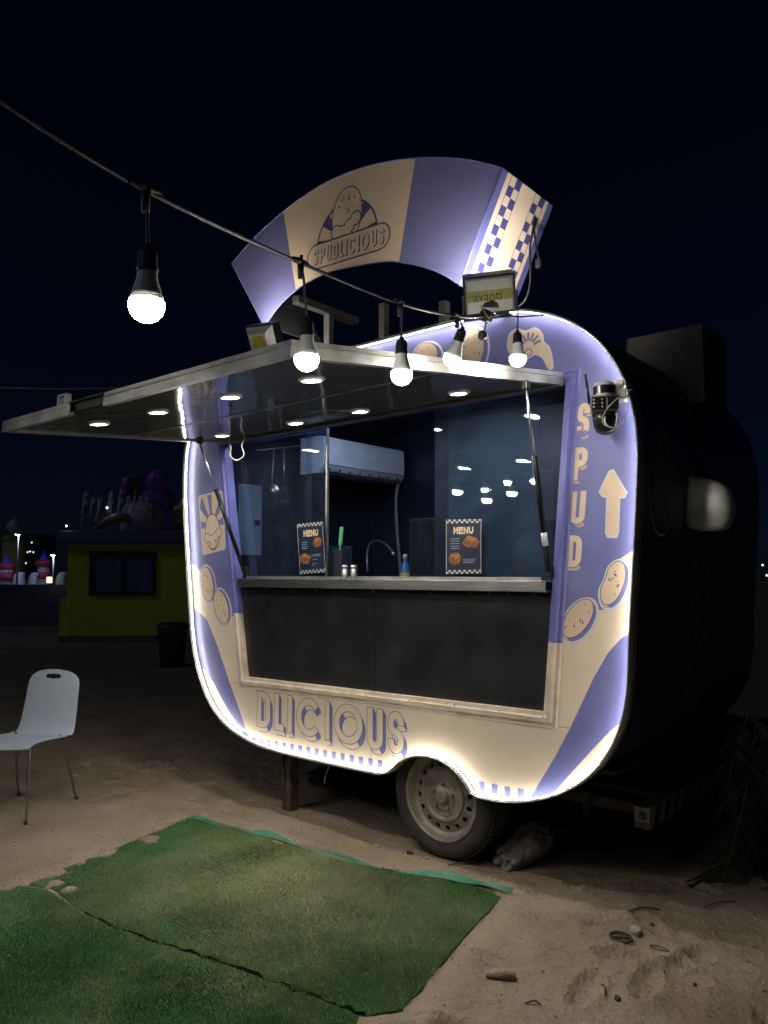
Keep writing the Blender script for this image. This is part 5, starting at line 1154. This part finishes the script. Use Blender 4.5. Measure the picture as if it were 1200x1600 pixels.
for px, py, s_, lab, m in ((993, 1459, .045, 'pale stone lying alone on the sand right of the stick', PEB), (1019, 1443, .018, 'small dark lump beyond the pale stone on the sand', DEBR), (668, 1339, .02, 'tiny pale pebble at the foot of the tyre', PEB), (705, 1395, .018, 'small pale chip on the turf near its mint edge', PEB), (965, 1560, .022, 'dark clod at the lower right of the sand', DEBR), (158, 1263, .02, 'pale chip on the sand right of the chair legs', PEB), (300, 1247, .03, 'pale lump on the sand bank behind the turf corner', PEB), (915, 1600, .03, 'pale flat chip at the bottom edge of the sand', PEB), (1086, 1542, .014, 'tiny dark pebble at far right of the sand', DEBR), (588, 1318, .02, 'light pebble on the sand between prop and wheel', PEB), (640, 1330, .026, 'brown pebble under the trailer skirt near the tyre', DEBR)):
    p = at(px, py, Z=0.01); z = hz(p.x, p.y); stone('pebble', lab, (p.x, p.y, z+s_*.25), (s_*1.3, s_, s_*.8), rr_.uniform(0, 3), rr_.randint(0, 99), m, 'stone', 'loose stones on the ground', 2)
p = at(782, 1520, Z=.02); a, b = at(760, 1517, Z=.02), at(806, 1522, Z=.02); za = hz(p.x, p.y); a.z = b.z = za+.014
mb = MB(); mb.tube([a, a.lerp(b, .5)+Vector((0, 0, .003)), b], lambda t: .012+.004*t, 8); o = mb.build('broken_stick', mat('pale_wood', (.34, .26, .18), .8, var=.25, scale=20, bump=.4)); o['label'] = 'short broken piece of wood lying on the sand'; o['category'] = 'stick'
p = at(970, 1468, Z=.01); mb = MB(); z = hz(p.x, p.y); mb.tube([(p.x+.035*math.cos(t)*1.3, p.y+.026*math.sin(t), z+.012+.008*math.sin(t)) for t in [2*math.pi*k/20 for k in range(20)]], .0055, 6, True); mb.box((p.x, p.y, z+.01), (.07, .008, .008), Matrix.Rotation(.5, 3, 'Z')); o = mb.build('rubber_ring', DEBR); o['label'] = 'dark rubber ring half pressed into the sand'; o['category'] = 'ring'
p = at(1030, 1483, Z=.01); z = hz(p.x, p.y); mb = MB(); mb.tube([(p.x+.028*math.cos(t)*(1+.4*math.cos(2*t)), p.y+.016*math.sin(t), z+.010) for t in [2*math.pi*k/20 for k in range(20)]], .0022, 6, True); o = mb.build('wire_loop', mat('thin_wire', (.09, .07, .05), .5)); o['label'] = 'small loop of thin wire on the sand'; o['category'] = 'wire'
for k, (px0, py0, px1, py1, lab) in enumerate(((700, 1350, 752, 1347, 'dark twig lying against the tyre'), (820, 1562, 845, 1566, 'thin curved twig near the bottom of the sand'), (985, 1425, 1030, 1420, 'thin twig right of the rock'), (1100, 1418, 1150, 1408, 'thin twig at the foot of the dry fronds'), (940, 1540, 946, 1556, 'short straw standing in the sand'))):
    a, b = at(px0, py0, Z=.01), at(px1, py1, Z=.01); a.z, b.z = hz(a.x, a.y)+.006, hz(b.x, b.y)+.006; c = a.lerp(b, .5)+Vector((.0, .012, .006))
    mb = MB(); mb.tube([tuple(v) for v in crom([tuple(a), tuple(c), tuple(b)], 4)], .0032, 6); o = mb.build('twig', WOOD); o['label'] = lab; o['category'] = 'twig'; o['group'] = 'twigs on the sand'
rg_ = np.random.default_rng(31); Vg, Fg = [], []
gx_ = np.concatenate([rg_.uniform(.5, 2.2, 900), rg_.uniform(-3.2, -1.4, 700), rg_.uniform(-1.6, .6, 350)]); gy_ = np.concatenate([rg_.uniform(-1.9, .6, 900), rg_.uniform(-1.9, .4, 700), rg_.uniform(-.3, .3, 350)])
ok_ = ~(inside(gx_, gy_, TURF_BACK) | inside(gx_, gy_, TURF_FRONT)); gx_, gy_ = gx_[ok_], gy_[ok_]; gz_ = height(gx_[None], gy_[None])[0]
for x, y, z in zip(gx_, gy_, gz_):
    sz = .0022+.006*rg_.random()**4; k0 = len(Vg)
    for v in ((1, 0, 0), (-1, 0, 0), (0, 1, 0), (0, -1, 0), (0, 0, .8), (0, 0, -.8)): Vg.append((x+v[0]*sz*rg_.uniform(.6, 1.4), y+v[1]*sz*rg_.uniform(.6, 1.4), z+.001+v[2]*sz))
    Fg += [(k0+a, k0+b, k0+c) for a, b, c in ((0, 2, 4), (2, 1, 4), (1, 3, 4), (3, 0, 4), (2, 0, 5), (1, 2, 5), (3, 1, 5), (0, 3, 5))]
pmesh('grit', Vg, Fg, mat('grit', (.34, .28, .2), .9, var=.4, scale=3, col2=(.08, .06, .045)), label='fine grit scattered on the sand', category='grit', kind='stuff')
# wooden prop under the left of the trailer
a, b = at(427, 1175, Y=.02), at(449, 1175, Y=.02); pw = b.x-a.x
pw *= .66
PR = thing('timber_prop', 'split weathered timber prop under the left end of the trailer', 'prop', ((a.x+b.x)/2, .10, -.05))
bm = MB(); n_ = 10; rg = []
for j in range(n_+1):
    t = j/n_; z = t*.43; w = pw*.5*(1.0-.12*(1-t))
    pts = [(-w, -.035), (-w*.3, -.042), (-w*.1, -.018-.01*math.sin(j*1.7)), (w*.15, -.040), (w, -.034), (w*1.05, .035), (-w*1.05, .035)]
    rg.append([bm.bm.verts.new((x+.006*math.sin(j*1.3+x*60)+.012*(1-t), y+.004*math.cos(j*2.1+x*40), z)) for x, y in pts])
for A_, B_ in zip(rg, rg[1:]): bm._tag([bm.bm.faces.new((A_[i], A_[(i+1) % 7], B_[(i+1) % 7], B_[i])) for i in range(7)])
bm._tag([bm.bm.faces.new(rg[0]), bm.bm.faces.new(rg[-1])]); bmesh.ops.recalc_face_normals(bm.bm, faces=bm.bm.faces); bm.build('post', WOOD, PR)
bm = MB(); bm.box((.0, .0, .432), (pw*1.3, .09, .02)); bm.build('packing_block', WOOD, PR)

# ================================================================== DRY PALM FRONDS AT RIGHT
FRM = mat('dry_frond', (.05, .06, .035), .8, var=.35, scale=8, col2=(.09, .07, .04))
pb = at(1150, 1390, Z=0)
PF = thing('frond_heap', 'dark heap of dry palm fronds leaning beside the trailer end', 'palm fronds', (pb.x+.1, pb.y+.4, 0))
for k in range(16):
    r = random.Random(100+k); foot = at(1090+r.uniform(0, 190), 1395+r.uniform(-18, 5), Z=0); foot.y += r.uniform(0, .6); tip = at(1030+r.uniform(0, 190), 1150+r.uniform(-60, 60), Y=r.uniform(.5, 1.3))
    tip.x = max(tip.x, 1.3); V = []; Fc = []
    mid = foot.lerp(tip, .5)+Vector((r.uniform(-.05, .1), r.uniform(-.1, .1), .08)); sp = crom([tuple(foot), tuple(mid), tuple(tip)], 14); ax = Vector(tip)-Vector(foot); sd = ax.cross(Vector((r.uniform(-1, 1), 1, .2))).normalized()
    for j, q_ in enumerate(sp):
        q_ = Vector(q_)
        for sg in (-1, 1):
            for h in range(2):
                ln = r.uniform(.16, .34)*(1-.4*j/len(sp)); d = (sd*sg*r.uniform(.3, 1)-ax.normalized()*r.uniform(.7, 1.3)+Vector((0, 0, -.35))).normalized(); w = ax.normalized()*.006+Vector((0, .006, 0)); i0 = len(V)
                e = q_+d*ln; e.z = max(e.z, .012); V += [q_-w, q_+w, q_+d*ln*.5+w*1.3, e]; Fc.append((i0, i0+1, i0+2, i0+3))
    fo = pmesh('frond', V, Fc, FRM, PF); fo.matrix_parent_inverse = PF.matrix_basis.inverted()
    mb = MB(); mb.tube(sp, lambda t: .009*(1-.6*t), 6); mb.build('midrib', FRM, fo)

# ================================================================== FAR BACKGROUND
DK = 17.0; rzk = YAW
def kbase(px, D): p = far(px, 895, D); return Vector((p.x, p.y, 0))
KZ = lambda py, D: 1.5-(py-895)/F_PX*D*1.003
kc = kbase(196, DK)
KI = thing('yellow_kiosk', 'unlit yellow green food kiosk with dark window in the background', 'kiosk', tuple(kc), rzk)
def lx(px, D=DK, c=196): return (px-c)/F_PX*D
YEL = mat('kiosk_yellow', (.58, .60, .06), .45, var=.08, scale=1.5); KTR = mat('kiosk_trim', (.16, .17, .2), .5); KDK = mat('kiosk_dark', (.03, .03, .035), .5)
z0, z1 = KZ(993, DK), KZ(848, DK)
mb = MB(); mb.box(((lx(105)+lx(345))/2, 1.0, (z0+z1)/2), (lx(345)-lx(105), 2.0, z1-z0), bevel=.03); mb.box((lx(100), .9, (z0+KZ(935, DK))/2), (.22, 1.6, KZ(935, DK)-z0)); mb.build('wall', YEL, KI)
mb = MB(); mb.box(((lx(92)+lx(345))/2, .95, z1+.12), (lx(345)-lx(92), 2.3, .28), bevel=.03); mb.build('roof_fascia', mat('fascia_blue', (.10, .12, .22), .5), KI)
mb = MB(); mb.box(((lx(94)+lx(345))/2, 1.0, z0-.05), (lx(345)-lx(94), 2.05, .1)); mb.build('skirt', KTR, KI)
wx0, wx1, wz0, wz1 = lx(141), lx(244), KZ(930, DK), KZ(862, DK)
mb = MB(); t = .07
for c, d in (((wx0+t/2, -.02, (wz0+wz1)/2), (t, .08, wz1-wz0)), ((wx1-t/2, -.02, (wz0+wz1)/2), (t, .08, wz1-wz0)), (((wx0+wx1)/2, -.02, wz0+t/2), (wx1-wx0-2*t, .08, t)), (((wx0+wx1)/2, -.02, wz1-t/2), (wx1-wx0-2*t, .08, t)), (((wx0+wx1)/2, -.02, (wz0+wz1)/2), (.06, .07, wz1-wz0-2*t))): mb.box(c, d)
wf = mb.build('window_frame', KDK, KI)
for a, b in ((wx0+t, (wx0+wx1)/2-.03), ((wx0+wx1)/2+.03, wx1-t)):
    mb = MB(); mb.box(((a+b)/2, -.012, (wz0+wz1)/2), (b-a, .01, wz1-wz0-2*t)); mb.build('pane', mat('dim_pane', (.10, .15, .24), .15), wf)
mb = MB(); M4 = Matrix.Translation((lx(184), .05, .22)) @ Matrix.Rotation(R(90), 4, 'X'); mb.lathe([(.14, -.15), (.21, -.15), (.23, -.05), (.21, -.02), (.14, -.01), (.12, -.03)], 28, M4); mb.build('wheel', BLACK, KI)
for px in (125, 165, 215): mb = MB(); mb.box((lx(px), .3, z0/2), (.08, .08, z0)); mb.build('leg', KDK, KI)
# roof letters on a rail
mb = MB(); zl = KZ(806, DK); mb.box(((lx(116)+lx(180))/2, .25, zl), (lx(180)-lx(116), .03, .03)); mb.box((lx(119), .25, (zl+z1+.2)/2), (.03, .03, zl-z1-.2)); mb.box((lx(176), .25, (zl+z1+.2)/2), (.03, .03, zl-z1-.2)); rail_ = mb.build('letter_rail', KTR, KI)
LETM = mat('dim_letter_acrylic', (.46, .44, .56), .4); tot_w = lx(192)-lx(117)
tm = text_mesh('Fry & Fries', .62, .35); wid = max(v.co.x for v in tm.vertices); bpy.data.meshes.remove(tm); x = 0
for ch, adv in (('F', 1), ('r', 1), ('y', 1.7), ('&', 1.7), ('F', 1), ('r', 1), ('i', 1), ('e', 1), ('s', 1)):
    tm = text_mesh(ch, .62, .35, .022); w_ = max(v.co.x for v in tm.vertices); sc = tot_w/wid*.98
    for v in tm.vertices: v.co = (lx(117)+x+v.co.x*sc, .22, zl+.06+v.co.y*1.15+x*.05)
    tm.materials.append(LETM); lo_ = link('letter', tm, rail_); md = lo_.modifiers.new('t', 'SOLIDIFY'); md.thickness = .02
    x += (w_+.05)*sc*(1.25 if adv > 1 else 1.0)
# curved horn shape and fries lump on the kiosk roof
mb = MB(); pts = crom([(lx(147), -.1, KZ(829, DK)), (lx(165), -.1, KZ(816, DK)), (lx(185), -.1, KZ(809, DK)), (lx(200), -.1, KZ(812, DK)), (lx(203), -.1, KZ(825, DK))], 5); mb.tube(pts, lambda t: .02+.09*math.sin(math.pi*min(1, t*.9+.05)), 10); mb.build('roof_swoosh', mat('swoosh_grey', (.22, .2, .17), .5), KI)
mb = MB(); mb.box((lx(232), .25, KZ(778, DK)), (.03, .03, KZ(742, DK)-KZ(815, DK))); mb.build('mast', KDK, KI)
lc = random.Random(4)
for px, py, lab in ((108, 823, 'a'), (170, 795, 'b')):
    mb = MB(); mb.lathe([(.004, -.018), (.016, -.01), (.018, .004), (.008, .014)], 10, Matrix.Translation((lx(px), -.22, KZ(py, DK)))); mb.build('roof_lamp', emitter('small_lamp', (1, .95, .8), 14), KI)
# inflatable play castle behind
DC = 27.0
def lump(mb, c, r, n=16): mb.lathe([(r*.05, -r*.98), (r*.5, -r*.86), (r*.86, -r*.5), (r, 0), (r*.86, r*.5), (r*.5, r*.86), (r*.05, r*.98)], n, Matrix.Translation(c))
PUR = mat('inflatable_purple', (.38, .15, .72), .4); INW = mat('inflatable_white', (.66, .68, .82), .4); INR = mat('inflatable_red', (.62, .08, .16), .4); INB = mat('inflatable_blue', (.10, .14, .82), .4); INY = mat('inflatable_yellow', (.45, .42, .14), .4)
ib = kbase(225, 20); IS = thing('inflatable_slide', 'dim purple and white inflatable rising behind the kiosk roof', 'inflatable', tuple(ib), rzk)
l2 = lambda px: lx(px, 20, 225); k2 = lambda py: KZ(py, 20)
for px, py, rr in ((200, 757, .26), (243, 751, .30)):
    mb = MB(); c = (l2(px), 0, k2(py)); lump(mb, c, rr); mb.build('round_pad', PUR, IS)
mb = MB(); c = (l2(222), .3, 0); mb.lathe([(.85, 0), (.8, .8), (.78, k2(815)), (.70, k2(790)), (.5, k2(768)), (.2, k2(758)), (.02, k2(756))], 24, Matrix.Translation((l2(228), .4, 0))); mb.build('body', PUR, IS)
mb = MB(); mb.lathe([(.5, k2(830)), (.55, k2(805)), (.42, k2(790)), (.15, k2(785)), (.02, k2(784))], 20, Matrix.Translation((l2(225), -.25, 0))); mb.build('front_pad', INW, IS)
mb = MB(); mb.box((l2(218), -.55, k2(768)), (.38, .05, .62)); mb.build('dark_panel', KDK, IS)
for px, py, rr in ((262, 805, .22), (278, 800, .26), (290, 792, .30), (270, 812, .2)):
    mb = MB(); lump(mb, (l2(px), .2, k2(py)), rr); mb.build('round_pad', INY if py > 798 else INW, IS)
def tower(name, label, px, D, parts):
    b = kbase(px, D); t = thing(name, label, 'inflatable', tuple(b), rzk, 'towers of the play castle')
    for nm, m, prof in parts:
        mb = MB(); mb.lathe([(r*D/F_PX, KZ(py, D)) for r, py in prof], 20); mb.build(nm, m, t)
tower('inflatable_tower', 'tall inflatable tower with pale onion dome at far left', 20, DC+2, [('shaft', INY, [(17, 1000), (17, 850), (15, 838)]), ('battlement', mat('inflatable_green', (.2, .3, .1), .4), [(15, 852), (17, 848), (17, 838), (12, 837)]), ('onion_dome', mat('dome_pale', (.42, .46, .45), .4), [(7, 837), (8, 832), (12, 826), (12, 821), (8, 815), (3, 811), (.5, 807)])])
tower('inflatable_tower', 'small white and red inflatable tower with blue cone at the frame edge', 10, DC, [('shaft', INW, [(10, 960), (10, 905), (10, 888)]), ('red_ring', INR, [(13, 906), (15, 903), (15, 897), (10, 894)]), ('red_ring', INR, [(11, 890), (14, 887), (14, 882), (9, 880)]), ('cone_roof', INB, [(8, 881), (7, 879), (.5, 865)])])
tower('inflatable_tower', 'small white and red inflatable tower with blue cone next to the kiosk', 68, DC, [('shaft', INW, [(9, 960), (9, 905), (9, 885)]), ('red_ring', INR, [(11, 904), (13, 901), (13, 896), (9, 894)]), ('red_ring', INR, [(10, 886), (13, 883), (13, 877), (9, 875)]), ('cone_roof', INB, [(8, 876), (7, 874), (.5, 858)])])
for px, w_, lab in ((30, 9, 'pale inflatable wall piece at the foot of the towers, left'), (52, 7, 'small pale inflatable wall piece between the two towers'), (97, 9, 'pale green inflatable lump beside the kiosk')):
    b = kbase(px, DC-.6); t = thing('inflatable_lump', lab, 'inflatable', tuple(b), rzk, 'low pieces of the play castle'); mb = MB(); D = DC-.6
    mb.lathe([(w_*D/F_PX, KZ(960, D)), (w_*D/F_PX, KZ(906, D)), (w_*.8*D/F_PX, KZ(899, D)), (w_*.3*D/F_PX, KZ(894, D))], 16); lump(mb, (.1, 0, KZ(898, D)), w_*.5*D/F_PX, 12); mb.build('pad', INW if px != 97 else mat('pad_green', (.4, .46, .33), .4), t)
# low dark wall in front of the castle
DW = 22.0; a, b = kbase(-260, DW), kbase(120, DW); m_ = (a+b)/2; hW = KZ(913, DW)
mb = MB(); mb.box((0, 0, hW/2), ((b-a).length, .15, hW)); o = mb.build('boundary_wall', mat('blue_grey_wall', (.10, .12, .18), .8, var=.15, scale=1)); o.location = m_; o.rotation_euler = (0, 0, rzk); o['label'] = 'low dark wall running in front of the inflatable castle'; o['category'] = 'wall'
# lamp posts by the castle (lit), lighting it
for px, py0, D, lab in ((83, 867, 25.0, 'thin lamp post with a lit white head beside the kiosk'), (27, 835, 25.5, 'thin lamp post with a pale lit head among the towers')):
    b = kbase(px, D); LPp = thing('lamp_post', lab, 'lamp post', tuple(b), rzk, 'lamp posts by the play castle'); zt2 = KZ(py0, D)
    mb = MB(); mb.cyl((0, 0, 0), (0, 0, zt2), .03, 8); mb.build('pole', KDK, LPp); mb = MB(); mb.box((0, -.08, zt2), (.12, .2, .035), bevel=.01); mb.build('head', KDK, LPp)
    mb = MB(); mb.box((0, -.08, zt2-.024), (.07, .16, .012)); mb.build('lit_panel', emitter('post_lamp', (.6, .66, 1), 260), LPp)
mb = MB(); b = kbase(80, 21.6); mb.box((0, -.1, KZ(906, 21.6)), (.12, .1, .17)); o = mb.build('lit_box_sign', emitter('box_sign', (1, .85, .55), 1.2)); o.location = b; o.rotation_euler = (0, 0, rzk); o['label'] = 'small glowing box on the dark wall beside the kiosk'; o['category'] = 'lamp'
# far block with a few lit windows
DB = 160.0; b = kbase(42, DB); BB = thing('far_building', 'far dark building block with a few lit windows', 'building', tuple(b), rzk)
mb = MB(); mb.box((0, 3, KZ(835, DB)/2), (6.5, 6, KZ(835, DB))); mb.build('wall', mat('far_wall', (.02, .02, .03), .8), BB)
for px, py in ((48, 848), (42, 863), (46, 862), (51, 863), (40, 880)):
    mb = MB(); mb.box((lx(px, DB, 42), -.02, KZ(py, DB)), (.28, .05, .28)); mb.build('window', emitter('far_lit_window', (.8, .85, 1), 1.1), BB)
# lights far right
DR = 120.0
for px, py, lab in ((1198, 899, 'far white light at the right edge'), (1192, 883, 'tiny far light above the right horizon')):
    b = kbase(px, DR); t = thing('distant_lamp', lab, 'lamp', tuple(b), rzk); zt2 = KZ(py, DR); mb = MB(); mb.cyl((0, 0, 0), (0, 0, zt2), .05, 6); mb.build('pole', KDK, t); mb = MB(); mb.lathe([(.05, -.15), (.16, -.08), (.16, .08), (.05, .15)], 8, Matrix.Translation((0, 0, zt2))); mb.build('lit_head', emitter('far_lamp', (.9, .95, 1), 1.5), t)
# bin silhouette in front of the kiosk
b = kbase(272, 12.5); BN = thing('waste_bin', 'dark bin standing between the kiosk and the trailer', 'bin', tuple(b), rzk); D = 12.5
mb = MB(); w_ = 22*D/F_PX; mb.lathe([(w_*.8, 0), (w_, KZ(985, D)), (w_*1.08, KZ(983, D)), (w_*1.08, KZ(976, D)), (w_*.9, KZ(972, D)), (.02, KZ(971, D))], 20); mb.build('drum', KDK, BN)
mb = MB(); mb.cyl((-w_, 0, KZ(995, D)), (-w_-.06, 0, KZ(992, D)), .02, 8); mb.build('handle', KDK, BN)
